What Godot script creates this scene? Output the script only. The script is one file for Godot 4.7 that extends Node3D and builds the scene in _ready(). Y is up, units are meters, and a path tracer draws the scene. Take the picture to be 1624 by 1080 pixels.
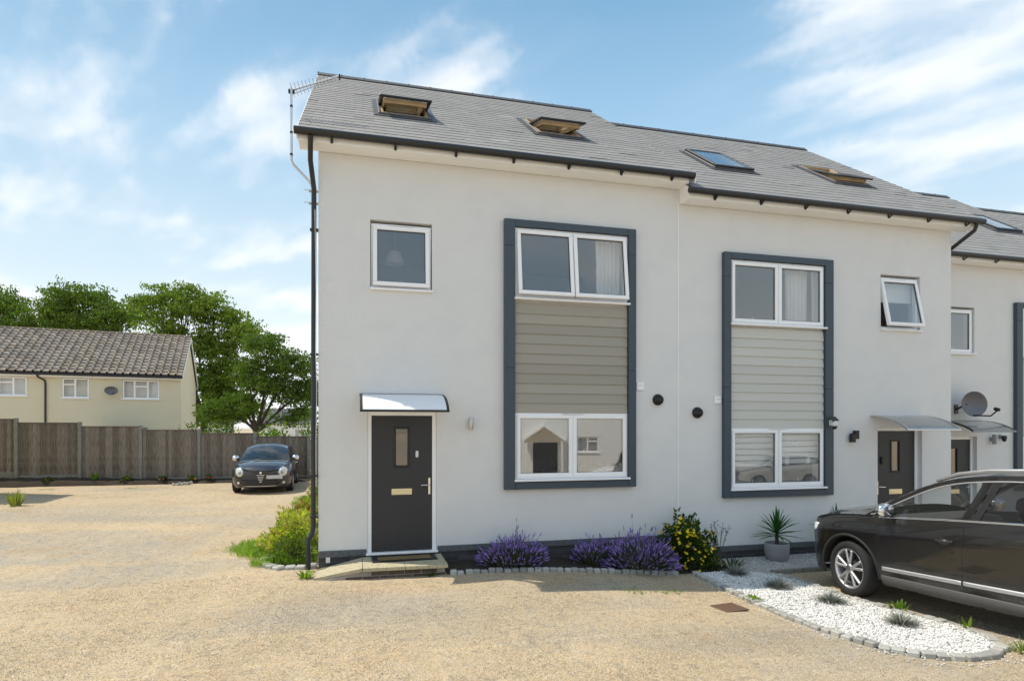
extends Node3D

# ---------------------------------------------------------------- state and small helpers
var R := RandomNumberGenerator.new()
var M := {}
var T := {}
var taken := {}
const HOUSE_W := 5.8
const SUN_DX := 0.505
const SUN_DZ := 0.245

func sm(x: float, a: float, b: float) -> float:
	var t := clampf((x - a) / (b - a), 0.0, 1.0)
	return t * t * (3.0 - 2.0 * t)

# height of the ground
func gy(x: float, z: float) -> float:
	var back := 0.15 * sm(-z, 0.0, 14.0) * clampf(1.0 - x / 3.0, 0.0, 1.0)
	return -0.2 * sm(x, 2.5, 6.5) * (1.0 - 0.5 * sm(z, 2.5, 6.0)) + back - 0.9 * sm(z, 11.0, 16.0)

func on_ground(x: float, z: float, up := 0.0) -> Vector3:
	return Vector3(x, gy(x, z) + up, z)

func mb() -> SurfaceTool:
	var s := SurfaceTool.new()
	s.begin(Mesh.PRIMITIVE_TRIANGLES)
	return s

func commit(s: SurfaceTool) -> ArrayMesh:
	s.generate_normals()
	return s.commit()

func build(s: SurfaceTool, called: String, m: Material, parent: Node = self) -> MeshInstance3D:
	return place(commit(s), called, m, parent)

func place(mesh: Mesh, called: String, m: Material, parent: Node = self, t := Transform3D.IDENTITY) -> MeshInstance3D:
	var o := MeshInstance3D.new()
	o.mesh = mesh
	o.material_override = m
	o.name = called if parent != self else numbered(called)
	o.transform = t
	parent.add_child(o, true)
	return o

func numbered(called: String) -> String:
	var n: int = taken.get(called, 0)
	taken[called] = n + 1
	return called if n == 0 else "%s_%03d" % [called, n]

func tag(o: Node, label: String, category: String, group := "", kind := "") -> Node:
	if label: o.set_meta("label", label)
	if category: o.set_meta("category", category)
	if group: o.set_meta("group", group)
	if kind: o.set_meta("kind", kind)
	return o

func thing(called: String, label: String, category: String, at := Vector3.ZERO, turn := 0.0, group := "") -> Node3D:
	var o := Node3D.new()
	o.name = numbered(called)
	o.position = at
	o.rotation.y = turn
	add_child(o, true)
	tag(o, label, category, group)
	return o

func structure(o: Node) -> Node:
	o.set_meta("kind", "structure")
	return o

func stuff(o: Node) -> Node:
	o.set_meta("kind", "stuff")
	return o

# ---------------------------------------------------------------- shapes; corners are given counter-clockwise seen from outside
func tri(s: SurfaceTool, a: Vector3, b: Vector3, c: Vector3) -> void:
	s.add_vertex(a)
	s.add_vertex(c)
	s.add_vertex(b)

func quad(s: SurfaceTool, a: Vector3, b: Vector3, c: Vector3, d: Vector3) -> void:
	tri(s, a, b, c)
	tri(s, a, c, d)

func box(s: SurfaceTool, c: Vector3, size: Vector3, b := Basis.IDENTITY, bevel := 0.0) -> void:
	s.set_smooth_group(-1)
	var h := size * 0.5
	if bevel <= 0.0:
		var p := []
		for i in 8:
			p.append(c + b * Vector3(h.x if i & 1 else -h.x, h.y if i & 2 else -h.y, h.z if i & 4 else -h.z))
		for f in [[4, 5, 7, 6], [1, 0, 2, 3], [5, 1, 3, 7], [0, 4, 6, 2], [6, 7, 3, 2], [0, 1, 5, 4]]:
			quad(s, p[f[0]], p[f[1]], p[f[2]], p[f[3]])
		return
	var e := minf(bevel, minf(h.x, minf(h.y, h.z)) * 0.9)
	var q := func(x: int, y: int, z: int, k: int) -> Vector3:
		var v := Vector3(x * (h.x - (0.0 if k == 0 else e)), y * (h.y - (0.0 if k == 1 else e)), z * (h.z - (0.0 if k == 2 else e)))
		return c + b * v
	for sg in [-1, 1]:
		var f := [[q.call(sg, -1, -1, 0), q.call(sg, 1, -1, 0), q.call(sg, 1, 1, 0), q.call(sg, -1, 1, 0)],
			[q.call(-1, sg, -1, 1), q.call(-1, sg, 1, 1), q.call(1, sg, 1, 1), q.call(1, sg, -1, 1)],
			[q.call(-1, -1, sg, 2), q.call(1, -1, sg, 2), q.call(1, 1, sg, 2), q.call(-1, 1, sg, 2)]]
		for w in f:
			if sg > 0: quad(s, w[0], w[1], w[2], w[3])
			else: quad(s, w[3], w[2], w[1], w[0])
	for x in [-1, 1]:
		for y in [-1, 1]:
			_strip(s, q.call(x, y, -1, 0), q.call(x, y, 1, 0), q.call(x, y, 1, 1), q.call(x, y, -1, 1), b * Vector3(x, y, 0))
			_strip(s, q.call(-1, x, y, 1), q.call(1, x, y, 1), q.call(1, x, y, 2), q.call(-1, x, y, 2), b * Vector3(0, x, y))
			_strip(s, q.call(x, -1, y, 0), q.call(x, 1, y, 0), q.call(x, 1, y, 2), q.call(x, -1, y, 2), b * Vector3(x, 0, y))
			for z in [-1, 1]:
				var k0: Vector3 = q.call(x, y, z, 0)
				var k1: Vector3 = q.call(x, y, z, 1)
				var k2: Vector3 = q.call(x, y, z, 2)
				if (k1 - k0).cross(k2 - k0).dot(b * Vector3(x, y, z)) > 0: tri(s, k0, k1, k2)
				else: tri(s, k0, k2, k1)

func _strip(s: SurfaceTool, a: Vector3, b: Vector3, c: Vector3, d: Vector3, out: Vector3) -> void:
	if (b - a).cross(c - a).dot(out) > 0: quad(s, a, b, c, d)
	else: quad(s, d, c, b, a)

# box between two corners
func bx(s: SurfaceTool, x0: float, x1: float, y0: float, y1: float, z0: float, z1: float, bevel := 0.0) -> void:
	box(s, Vector3(x0 + x1, y0 + y1, z0 + z1) * 0.5, Vector3(absf(x1 - x0), absf(y1 - y0), absf(z1 - z0)), Basis.IDENTITY, bevel)

# flat polygon (2D, counter-clockwise) pushed along a direction: to_3d maps its plane
func prism(s: SurfaceTool, poly: PackedVector2Array, origin: Vector3, ux: Vector3, uy: Vector3, push: Vector3) -> void:
	s.set_smooth_group(-1)
	var ids := Geometry2D.triangulate_polygon(poly)
	var flip := ux.cross(uy).dot(push) < 0
	var n := poly.size()
	var ccw := not Geometry2D.is_polygon_clockwise(poly)
	var at := func(i: int, k: float) -> Vector3: return origin + ux * poly[i].x + uy * poly[i].y + push * k
	for i in range(0, ids.size(), 3):
		var a := ids[i]
		var b := ids[i + 1]
		var c := ids[i + 2]
		if (poly[b] - poly[a]).cross(poly[c] - poly[a]) < 0:
			var t := b
			b = c
			c = t
		if flip:
			var t2 := b
			b = c
			c = t2
		tri(s, at.call(a, 1.0), at.call(b, 1.0), at.call(c, 1.0))
		tri(s, at.call(a, 0.0), at.call(c, 0.0), at.call(b, 0.0))
	for i in n:
		var j := (i + 1) % n
		if ccw != flip: quad(s, at.call(i, 0.0), at.call(j, 0.0), at.call(j, 1.0), at.call(i, 1.0))
		else: quad(s, at.call(j, 0.0), at.call(i, 0.0), at.call(i, 1.0), at.call(j, 1.0))

func tube(s: SurfaceTool, path: Array, radii, n := 8, cap := true) -> void:
	s.set_smooth_group(0)
	var rings := []
	var side := Vector3.ZERO
	for i in path.size():
		var d: Vector3 = (path[mini(i + 1, path.size() - 1)] - path[maxi(i - 1, 0)]).normalized()
		if side == Vector3.ZERO or absf(side.dot(d)) > 0.98:
			side = d.cross(Vector3.UP if absf(d.y) < 0.9 else Vector3.RIGHT).normalized()
		side = (side - d * side.dot(d)).normalized()
		var up := d.cross(side)
		var r: float = radii if radii is float else radii[i]
		var ring := []
		for k in n:
			var a := TAU * k / n
			ring.append(path[i] + (side * cos(a) + up * sin(a)) * r)
		rings.append(ring)
	for i in rings.size() - 1:
		for k in n:
			var j := (k + 1) % n
			quad(s, rings[i][k], rings[i][j], rings[i + 1][j], rings[i + 1][k])
	if cap:
		s.set_smooth_group(-1)
		for k in n:
			tri(s, path[0], rings[0][(k + 1) % n], rings[0][k])
			tri(s, path[-1], rings[-1][k], rings[-1][(k + 1) % n])

# turned shape: profile of (radius, height) points, bottom to top, round axis (origin, direction)
func lathe(s: SurfaceTool, profile: Array, n := 20, t := Transform3D.IDENTITY, smooth := true) -> void:
	s.set_smooth_group(0 if smooth else -1)
	for i in profile.size() - 1:
		var p: Vector2 = profile[i]
		var q: Vector2 = profile[i + 1]
		for k in n:
			var a := TAU * k / n
			var b := TAU * (k + 1) / n
			var v := [t * Vector3(p.x * cos(a), p.y, -p.x * sin(a)), t * Vector3(p.x * cos(b), p.y, -p.x * sin(b)), t * Vector3(q.x * cos(b), q.y, -q.x * sin(b)), t * Vector3(q.x * cos(a), q.y, -q.x * sin(a))]
			if p.x < 1e-5: tri(s, v[0], v[2], v[3])
			elif q.x < 1e-5: tri(s, v[0], v[1], v[2])
			else: quad(s, v[0], v[1], v[2], v[3])

# grid of points (rows of equal length) as a surface
func grid(s: SurfaceTool, rows: Array, flip := false, smooth := 0) -> void:
	s.set_smooth_group(smooth)
	for i in rows.size() - 1:
		for k in rows[i].size() - 1:
			if flip: quad(s, rows[i][k], rows[i + 1][k], rows[i + 1][k + 1], rows[i][k + 1])
			else: quad(s, rows[i][k], rows[i][k + 1], rows[i + 1][k + 1], rows[i + 1][k])

# ---------------------------------------------------------------- materials: colours are linear base colours
func col(r: float, g: float, b: float, a := 1.0) -> Color:
	var c := Color(r, g, b).linear_to_srgb()
	c.a = a
	return c

func mat(called: String, c: Array, rough: float, metal := 0.0, spec := 0.5) -> StandardMaterial3D:
	var m := StandardMaterial3D.new()
	m.resource_name = called
	m.albedo_color = col(c[0], c[1], c[2])
	m.roughness = rough
	m.metallic = metal
	m.metallic_specular = spec
	M[called] = m
	return m

func noise(seed_: int, freq: float, kind := FastNoiseLite.TYPE_SIMPLEX_SMOOTH, octaves := 4) -> FastNoiseLite:
	var n := FastNoiseLite.new()
	n.seed = seed_
	n.frequency = freq
	n.noise_type = kind
	n.fractal_octaves = octaves
	n.fractal_type = FastNoiseLite.FRACTAL_FBM if octaves > 1 else FastNoiseLite.FRACTAL_NONE
	return n

func ramp(stops: Array) -> Gradient:
	var g := Gradient.new()
	var o := PackedFloat32Array()
	var c := PackedColorArray()
	for x in stops:
		o.append(x[0])
		c.append(col(x[1], x[2], x[3]) if x.size() > 2 else Color(x[1], x[1], x[1]))
	g.offsets = o
	g.colors = c
	return g

func ntex(n: FastNoiseLite, size: int, stops: Array) -> NoiseTexture2D:
	var t := NoiseTexture2D.new()
	t.width = size
	t.height = size
	t.seamless = true
	t.noise = n
	if stops: t.color_ramp = ramp(stops)
	return t

func tile(m: StandardMaterial3D, scale: Vector3, world := true) -> StandardMaterial3D:
	m.uv1_triplanar = true
	m.uv1_world_triplanar = world
	m.uv1_scale = scale
	return m

func bump(m: StandardMaterial3D, t: Texture2D, depth_cm: float) -> void:
	m.heightmap_enabled = true
	m.heightmap_texture = t
	m.heightmap_scale = depth_cm

func blend(m: StandardMaterial3D, t: Texture2D, scale: Vector3) -> void:
	m.detail_enabled = true
	m.detail_blend_mode = BaseMaterial3D.BLEND_MODE_MUL
	m.detail_albedo = t
	m.detail_uv_layer = BaseMaterial3D.DETAIL_UV_2
	m.uv2_triplanar = true
	m.uv2_world_triplanar = true
	m.uv2_scale = scale

func make_materials() -> void:
	var fine := noise(3, 0.06, FastNoiseLite.TYPE_SIMPLEX_SMOOTH, 5)
	T.speck = ntex(fine, 512, [])
	T.rough = ntex(noise(4, 0.14, FastNoiseLite.TYPE_SIMPLEX_SMOOTH, 4), 512, [])
	T.blotch = ntex(noise(9, 0.012, FastNoiseLite.TYPE_SIMPLEX_SMOOTH, 5), 512, [[0.0, 0.965, 0.965, 0.96], [0.5, 1.0, 1.0, 1.0], [1.0, 1.0, 1.0, 0.99]])
	T.grime = ntex(noise(11, 0.02, FastNoiseLite.TYPE_SIMPLEX_SMOOTH, 6), 512, [[0.0, 0.55, 0.54, 0.5], [0.45, 1.0, 1.0, 1.0], [1.0, 1.0, 1.0, 1.0]])
	# painted render on the walls
	var w := tile(mat("render_grey", [0.745, 0.744, 0.741], 0.95, 0.0, 0.25), Vector3(1.0, 1.0, 1.0))
	bump(w, T.rough, 0.35)
	blend(w, T.blotch, Vector3(0.22, 0.3, 0.22))
	w = tile(mat("render_cream", [0.72, 0.66, 0.50], 0.95, 0.0, 0.25), Vector3(1, 1, 1))
	bump(w, T.speck, 0.7)
	blend(w, T.blotch, Vector3(0.12, 0.3, 0.12))
	w = tile(mat("render_white", [0.86, 0.86, 0.84], 0.95, 0.0, 0.25), Vector3(1, 1, 1))
	bump(w, T.speck, 0.7)
	mat("upvc", [0.92, 0.92, 0.93], 0.28)
	mat("upvc_sill", [0.86, 0.86, 0.86], 0.35)
	blend(mat("fascia", [0.94, 0.94, 0.93], 0.35), T.blotch, Vector3(0.5, 0.9, 0.5))
	mat("rubber", [0.012, 0.012, 0.013], 0.6)
	w = tile(mat("surround", [0.05, 0.072, 0.095], 0.5), Vector3(0.8, 0.8, 0.8))
	bump(w, T.speck, 0.05)
	blend(w, T.blotch, Vector3(0.5, 0.7, 0.5))
	var grain := ntex(noise(21, 0.03, FastNoiseLite.TYPE_SIMPLEX_SMOOTH, 5), 512, [])
	T.grain = grain
	for k in 3:
		w = tile(mat("board_%d" % k, [0.335 + 0.02 * k, 0.31 + 0.019 * k, 0.262 + 0.017 * k], 0.7), Vector3(0.35, 5, 1))
		bump(w, grain, 0.25)
		w = tile(mat("pale_board_%d" % k, [0.55 + 0.02 * k, 0.545 + 0.02 * k, 0.505 + 0.019 * k], 0.7), Vector3(0.35, 5, 1))
		bump(w, grain, 0.25)
	w = tile(mat("door_paint", [0.025, 0.026, 0.030], 0.45), Vector3(3.5, 0.35, 1))
	bump(w, grain, 0.12)
	mat("chrome", [0.75, 0.75, 0.76], 0.16, 1.0)
	mat("brushed_steel", [0.55, 0.55, 0.54], 0.35, 1.0)
	mat("brass_plate", [0.72, 0.66, 0.46], 0.3, 1.0)
	mat("black_plastic", [0.016, 0.016, 0.018], 0.42)
	mat("gutter_black", [0.018, 0.018, 0.020], 0.33)
	mat("white_plastic", [0.75, 0.75, 0.74], 0.4)
	mat("aluminium", [0.62, 0.63, 0.65], 0.38, 1.0)
	mat("grey_plastic", [0.28, 0.29, 0.30], 0.5)
	mat("dish_grey", [0.15, 0.155, 0.17], 0.45)
	mat("underlay", [0.16, 0.16, 0.16], 0.9)
	mat("lead_grey", [0.09, 0.095, 0.105], 0.55, 0.3)
	mat("pine", [0.52, 0.37, 0.20], 0.5)
	tile(M.pine, Vector3(0.6, 0.6, 8))
	M.pine.albedo_texture = ntex(noise(5, 0.02), 256, [[0.2, 0.75, 0.72, 0.65], [0.8, 1.0, 1.0, 1.0]])
	mat("pale_plaster", [0.6, 0.65, 0.62], 0.9)
	mat("room_paint", [0.45, 0.44, 0.42], 0.9)
	mat("canopy_white", [0.82, 0.83, 0.86], 0.35)
	var g := mat("glass", [0.9, 0.95, 0.95], 0.0)
	g.transparency = BaseMaterial3D.TRANSPARENCY_ALPHA
	g.albedo_color.a = 0.03
	g = mat("coated_glass", [1.0, 1.0, 1.0], 0.0)
	g.transparency = BaseMaterial3D.TRANSPARENCY_ALPHA
	g.albedo_color.a = 0.0
	g.refraction_enabled = true
	g.refraction_scale = 0.11
	g = mat("privacy_glass", [0.01, 0.011, 0.012], 0.0)
	g.transparency = BaseMaterial3D.TRANSPARENCY_ALPHA
	g.albedo_color.a = 0.8
	g = mat("car_glass", [0.1, 0.13, 0.12], 0.0)
	g.transparency = BaseMaterial3D.TRANSPARENCY_ALPHA
	g.albedo_color.a = 0.09
	g = mat("smoked_sheet", [0.30, 0.32, 0.32], 0.12)
	g.transparency = BaseMaterial3D.TRANSPARENCY_ALPHA
	g.albedo_color.a = 0.5
	g = mat("curtain", [0.72, 0.71, 0.68], 0.9)
	g.backlight_enabled = true
	g.backlight = Color(0.5, 0.5, 0.48)
	mat("blind_stripe", [0.62, 0.64, 0.62], 0.85)
	# slates: three tones, colour per slate comes as vertex colour
	w = tile(mat("slate", [1, 1, 1], 0.75, 0.0, 0.4), Vector3(2, 2, 2))
	w.vertex_color_use_as_albedo = true
	bump(w, T.speck, 0.25)
	w = tile(mat("ridge", [0.05, 0.052, 0.058], 0.6), Vector3(2, 2, 2))
	bump(w, T.speck, 0.3)
	w = tile(mat("concrete_tile", [1, 1, 1], 0.9, 0.0, 0.2), Vector3(2, 2, 2))
	w.vertex_color_use_as_albedo = true
	bump(w, T.speck, 0.5)
	# bricks and stone
	for k in 4:
		w = tile(mat("dark_brick_%d" % k, [0.055 + 0.012 * k, 0.055 + 0.011 * k, 0.062 + 0.010 * k], 0.85), Vector3(4, 4, 4))
		bump(w, T.speck, 0.4)
		w = tile(mat("brown_brick_%d" % k, [0.10 + 0.02 * k, 0.075 + 0.016 * k, 0.062 + 0.013 * k], 0.9), Vector3(4, 4, 4))
		bump(w, T.speck, 0.5)
		blend(w, T.grime, Vector3(2, 2, 2))
		w = tile(mat("sett_%d" % k, [0.36 + 0.05 * k, 0.355 + 0.05 * k, 0.33 + 0.045 * k], 0.9), Vector3(5, 5, 5))
		bump(w, T.speck, 0.6)
		w = tile(mat("fence_%d" % k, [0.205 + 0.032 * k, 0.178 + 0.029 * k, 0.15 + 0.026 * k], 0.92, 0.0, 0.2), Vector3(7, 0.5, 7))
		w.albedo_texture = ntex(noise(60 + k, 0.02, FastNoiseLite.TYPE_SIMPLEX_SMOOTH, 5), 256, [[0.25, 0.52, 0.51, 0.5], [0.5, 0.82, 0.82, 0.81], [0.8, 1.0, 1.0, 1.0]])
		bump(w, grain, 0.4)
	w = tile(mat("mortar", [0.36, 0.34, 0.30], 0.95), Vector3(4, 4, 4))
	bump(w, T.speck, 0.5)
	w = tile(mat("dark_mortar", [0.15, 0.147, 0.14], 0.95), Vector3(4, 4, 4))
	bump(w, T.speck, 0.5)
	w = tile(mat("sandstone", [0.46, 0.41, 0.28], 0.9), Vector3(2, 2, 2))
	bump(w, T.speck, 0.4)
	blend(w, T.grime, Vector3(1.1, 1.1, 1.1))
	w = tile(mat("concrete", [0.25, 0.25, 0.225], 0.95), Vector3(2, 2, 2))
	bump(w, T.speck, 0.5)
	blend(w, T.grime, Vector3(1.3, 0.8, 1.3))
	w = tile(mat("pot_grey", [0.27, 0.275, 0.28], 0.85), Vector3(3, 3, 3))
	bump(w, T.speck, 0.3)
	w = tile(mat("soil", [0.055, 0.042, 0.03], 1.0), Vector3(3, 3, 3))
	bump(w, T.speck, 2.0)
	# gravel: pebble-sized cells, each stone its own tone
	var cells := noise(31, 0.085, FastNoiseLite.TYPE_CELLULAR, 1)
	cells.cellular_return_type = FastNoiseLite.RETURN_CELL_VALUE
	cells.cellular_jitter = 0.95
	var dome := noise(31, 0.085, FastNoiseLite.TYPE_CELLULAR, 1)
	dome.cellular_return_type = FastNoiseLite.RETURN_DISTANCE
	dome.cellular_jitter = 0.95
	w = tile(mat("gravel", [1, 1, 1], 0.95, 0.0, 0.25), Vector3(1.25, 1.25, 1.25))
	w.vertex_color_use_as_albedo = true
	w.albedo_texture = ntex(cells, 1024, [[0.0, 0.33, 0.275, 0.205], [0.2, 0.60, 0.51, 0.385], [0.4, 0.46, 0.38, 0.27], [0.55, 0.74, 0.66, 0.53], [0.7, 0.52, 0.45, 0.345], [0.85, 0.78, 0.735, 0.65], [1.0, 0.42, 0.395, 0.35]])
	bump(w, ntex(dome, 1024, [[0.0, 1.0], [1.0, 0.0]]), 0.7)
	blend(w, ntex(noise(77, 0.018, FastNoiseLite.TYPE_SIMPLEX_SMOOTH, 6), 1024, [[0.15, 0.76, 0.77, 0.80], [0.45, 1.0, 1.0, 1.0], [0.8, 1.0, 0.97, 0.92]]), Vector3(0.31, 0.31, 0.31))
	w = tile(mat("gravel_pale", [0.42, 0.41, 0.38], 0.95, 0.0, 0.25), Vector3(0.9, 0.9, 0.9))
	bump(w, T.speck, 1.0)
	mat("stone", [1, 1, 1], 0.9, 0.0, 0.3).vertex_color_use_as_albedo = true
	mat("leaf", [1, 1, 1], 0.5, 0.0, 0.35).vertex_color_use_as_albedo = true
	M.leaf.backlight_enabled = true
	M.leaf.backlight = Color(0.85, 1.0, 0.3)
	mat("leaf_grey", [1, 1, 1], 0.7, 0.0, 0.25).vertex_color_use_as_albedo = true
	mat("petal", [1, 1, 1], 0.8, 0.0, 0.2).vertex_color_use_as_albedo = true
	M.petal.backlight_enabled = true
	M.petal.backlight = Color(0.35, 0.35, 0.35)
	w = tile(mat("bark", [0.075, 0.06, 0.045], 0.95), Vector3(2, 0.6, 2))
	bump(w, grain, 3.0)
	mat("coir", [0.28, 0.20, 0.08], 1.0)
	bump(tile(M.coir, Vector3(6, 6, 6)), T.speck, 1.0)
	mat("brown_ridge", [0.17, 0.13, 0.10], 0.9)
	mat("stalk", [0.13, 0.10, 0.07], 0.9)
	mat("iron", [0.13, 0.075, 0.05], 0.8)
	# cars
	var p := mat("paint_brown", [0.0115, 0.0105, 0.010], 0.28, 0.15)
	p.clearcoat_enabled = true
	p.clearcoat = 1.0
	p.clearcoat_roughness = 0.04
	p = mat("paint_blue", [0.006, 0.008, 0.018], 0.32, 0.2)
	p.clearcoat_enabled = true
	p.clearcoat = 1.0
	p.clearcoat_roughness = 0.03
	p = mat("paint_white", [0.75, 0.75, 0.74], 0.35)
	p.clearcoat_enabled = true
	p.clearcoat = 1.0
	mat("tyre", [0.017, 0.017, 0.018], 0.85)
	mat("alloy", [0.58, 0.58, 0.59], 0.45, 0.85)
	mat("car_trim", [0.018, 0.018, 0.018], 0.65)
	mat("sill_trim", [0.07, 0.07, 0.07], 0.5)
	mat("interior", [0.03, 0.03, 0.032], 0.9)
	mat("lamp_clear", [0.62, 0.64, 0.64], 0.12)
	mat("plate", [0.5, 0.5, 0.5], 0.5)

# ---------------------------------------------------------------- camera, sky, sun
func make_camera() -> void:
	var c := Camera3D.new()
	c.name = "camera"
	c.position = Vector3(0.5446, 2.05, 9.2641)
	c.rotation.y = -0.249
	c.projection = Camera3D.PROJECTION_FRUSTUM
	c.near = 0.1
	c.far = 900.0
	c.size = 0.1 * 1080.0 / 967.66
	c.frustum_offset = Vector2(0.0, 0.1 * 138.8 / 967.66)
	add_child(c)
	c.current = true

func sky_image() -> Image:
	var w := 1536
	var h := 768
	var img := Image.create(w, h, false, Image.FORMAT_RGBF)
	img.fill(Color(0.42, 0.37, 0.27))
	var stops := [[0.0, Vector3(0.86, 0.88, 0.90)], [5.0, Vector3(0.72, 0.77, 0.80)], [12.0, Vector3(0.50, 0.615, 0.69)], [25.0, Vector3(0.275, 0.44, 0.60)], [39.0, Vector3(0.115, 0.265, 0.44)], [60.0, Vector3(0.095, 0.23, 0.41)], [90.0, Vector3(0.09, 0.22, 0.40)]]
	var a := noise(606, 1.0, FastNoiseLite.TYPE_SIMPLEX_SMOOTH, 6)
	a.domain_warp_enabled = true
	a.domain_warp_amplitude = 0.35
	a.domain_warp_frequency = 0.9
	var b := noise(613, 0.33, FastNoiseLite.TYPE_SIMPLEX_SMOOTH, 3)
	var f := noise(88, 3.2, FastNoiseLite.TYPE_SIMPLEX_SMOOTH, 4)
	var wind := Vector2(-0.57, -0.82)
	var across := Vector2(0.82, -0.57)
	for j in h / 2:
		var e := 90.0 - (j + 0.5) * 180.0 / h
		var base := Vector3.ZERO
		for i in stops.size() - 1:
			if e >= stops[i][0] and e <= stops[i + 1][0]:
				base = (stops[i][1] as Vector3).lerp(stops[i + 1][1], (e - stops[i][0]) / (stops[i + 1][0] - stops[i][0]))
		var y := sin(deg_to_rad(e))
		var c := cos(deg_to_rad(e))
		var k := 1.0 / (y + 0.10)
		for i in w:
			var t := (i + 0.5) / w * TAU - PI
			var p := Vector2(sin(t) * c, -cos(t) * c) * k
			var u := p.dot(wind) * 0.85
			var v := p.dot(across) * 1.5
			var n := a.get_noise_2d(u, v) * 0.5 + 0.5
			var cover := b.get_noise_2d(u * 1.4, v * 1.1) * 0.5 + 0.5
			var wisp := f.get_noise_2d(u * 0.8, v * 1.6) * 0.5 + 0.5
			var d := n * 0.62 + cover * 0.42 + (wisp - 0.5) * 0.16
			var cl := sm(d, 0.465, 0.73) * (0.88 if e < 50.0 else 0.8)
			cl = maxf(cl, sm(d, 0.36, 0.66) * 0.10)
			var cc := base.lerp(Vector3(maxf(base.x, 0.74), maxf(base.y, 0.755), maxf(base.z, 0.77)), cl)
			img.set_pixel(i, j, Color(cc.x, cc.y, cc.z))
	return img

func make_light() -> void:
	var env := Environment.new()
	env.background_mode = Environment.BG_SKY
	var sky := Sky.new()
	var pm := PanoramaSkyMaterial.new()
	pm.panorama = ImageTexture.create_from_image(sky_image())
	sky.sky_material = pm
	env.sky = sky
	env.background_energy_multiplier = 1.0
	env.tonemap_mode = Environment.TONE_MAPPER_LINEAR
	env.tonemap_exposure = 1.46
	env.sdfgi_enabled = true
	env.ssao_enabled = true
	env.ssil_enabled = true
	var we := WorldEnvironment.new()
	we.name = "world_environment"
	we.environment = env
	add_child(we)
	var sun := DirectionalLight3D.new()
	sun.name = "sun"
	sun.light_energy = 1.0
	sun.light_color = Color(1.0, 0.955, 0.88)
	sun.light_angular_distance = 0.5
	sun.shadow_enabled = true
	sun.look_at_from_position(Vector3.ZERO, Vector3(SUN_DX, -1.0, SUN_DZ), Vector3.UP)
	add_child(sun)

# ---------------------------------------------------------------- ground
func make_ground() -> void:
	var xs := [-400.0, -200.0, -90.0, -50.0, -30.0, -22.0, -18.0]
	var x := -16.0
	while x < 19.0:
		xs.append(x)
		x += 0.2
	xs.append_array([19.0, 22.0, 30.0, 50.0, 90.0, 200.0, 400.0])
	var zs := [-400.0, -200.0, -100.0, -60.0, -40.0, -30.0, -22.0, -18.0]
	var z := -15.5
	while z < 8.0:
		zs.append(z)
		z += 0.2
	zs.append_array([8.0, 10.0, 14.0, 19.0, 25.0, 35.0, 60.0, 120.0, 300.0])
	var n1 := noise(140, 0.22, FastNoiseLite.TYPE_SIMPLEX_SMOOTH, 4)
	var n2 := noise(141, 0.9, FastNoiseLite.TYPE_SIMPLEX_SMOOTH, 3)
	# worn grey areas where wheels have pushed the loose stones aside: x, z, reach along x, reach along z, strength
	var worn := [[-2.3, -0.6, 1.5, 0.6, 1.0], [-3.6, -1.7, 2.4, 0.5, 0.9], [-5.4, -3.9, 2.6, 0.6, 0.8], [-2.9, -5.6, 2.6, 0.5, 0.8], [-6.5, -7.5, 3.0, 0.7, 0.6], [2.6, 3.6, 0.7, 0.35, 0.6], [3.8, 3.7, 0.7, 0.3, 0.5], [-0.9, 2.6, 0.5, 0.2, 0.5], [-9.0, -10.5, 2.0, 0.6, 0.7], [-5.0, -2.6, 3.4, 0.8, 1.0], [-3.2, -3.4, 1.6, 0.4, 0.7], [-4.2, -6.9, 2.4, 0.45, 0.7]]
	var v := PackedVector3Array()
	var cs := PackedColorArray()
	var ids := PackedInt32Array()
	for zz in zs:
		for xx in xs:
			v.append(on_ground(xx, zz, 0.012 * n2.get_noise_2d(xx, zz)))
			var g := sm(n1.get_noise_2d(xx * 0.55, zz * 1.5), 0.05, 0.5) * 0.75
			for q in worn:
				var d := Vector2((xx - q[0] + 0.4 * n2.get_noise_2d(xx + 7.0, zz)) / q[2], (zz - q[1] + 0.3 * n2.get_noise_2d(xx, zz + 9.0)) / q[3]).length()
				g = maxf(g, sm(1.25 - d, 0.0, 0.6) * q[4] * (0.75 + 0.5 * n2.get_noise_2d(xx * 2.0, zz * 2.0)))
			var earth := sm(n1.get_noise_2d(xx * 2.1 - 30.0, zz * 3.0 + 11.0), 0.2, 0.55) * 0.5
			var m := 0.94 + 0.10 * n1.get_noise_2d(xx * 1.7 + 40.0, zz * 1.7)
			var c := Color(0.94, 0.87, 0.755).lerp(Color(0.72, 0.75, 0.785), clampf(g, 0.0, 1.0)).lerp(Color(0.78, 0.66, 0.52), earth) * m
			cs.append(Color(minf(c.r, 1.0), minf(c.g, 1.0), minf(c.b, 1.0)))
	var w := xs.size()
	for j in zs.size() - 1:
		for i in w - 1:
			var a := j * w + i
			ids.append_array([a, a + 1, a + w + 1, a, a + w + 1, a + w])
	var arr := []
	arr.resize(Mesh.ARRAY_MAX)
	arr[Mesh.ARRAY_VERTEX] = v
	arr[Mesh.ARRAY_COLOR] = cs
	arr[Mesh.ARRAY_INDEX] = ids
	var am := ArrayMesh.new()
	am.add_surface_from_arrays(Mesh.PRIMITIVE_TRIANGLES, arr)
	var st := SurfaceTool.new()
	st.create_from(am, 0)
	st.generate_normals()
	structure(place(st.commit(), "ground", M.gravel))

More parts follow.
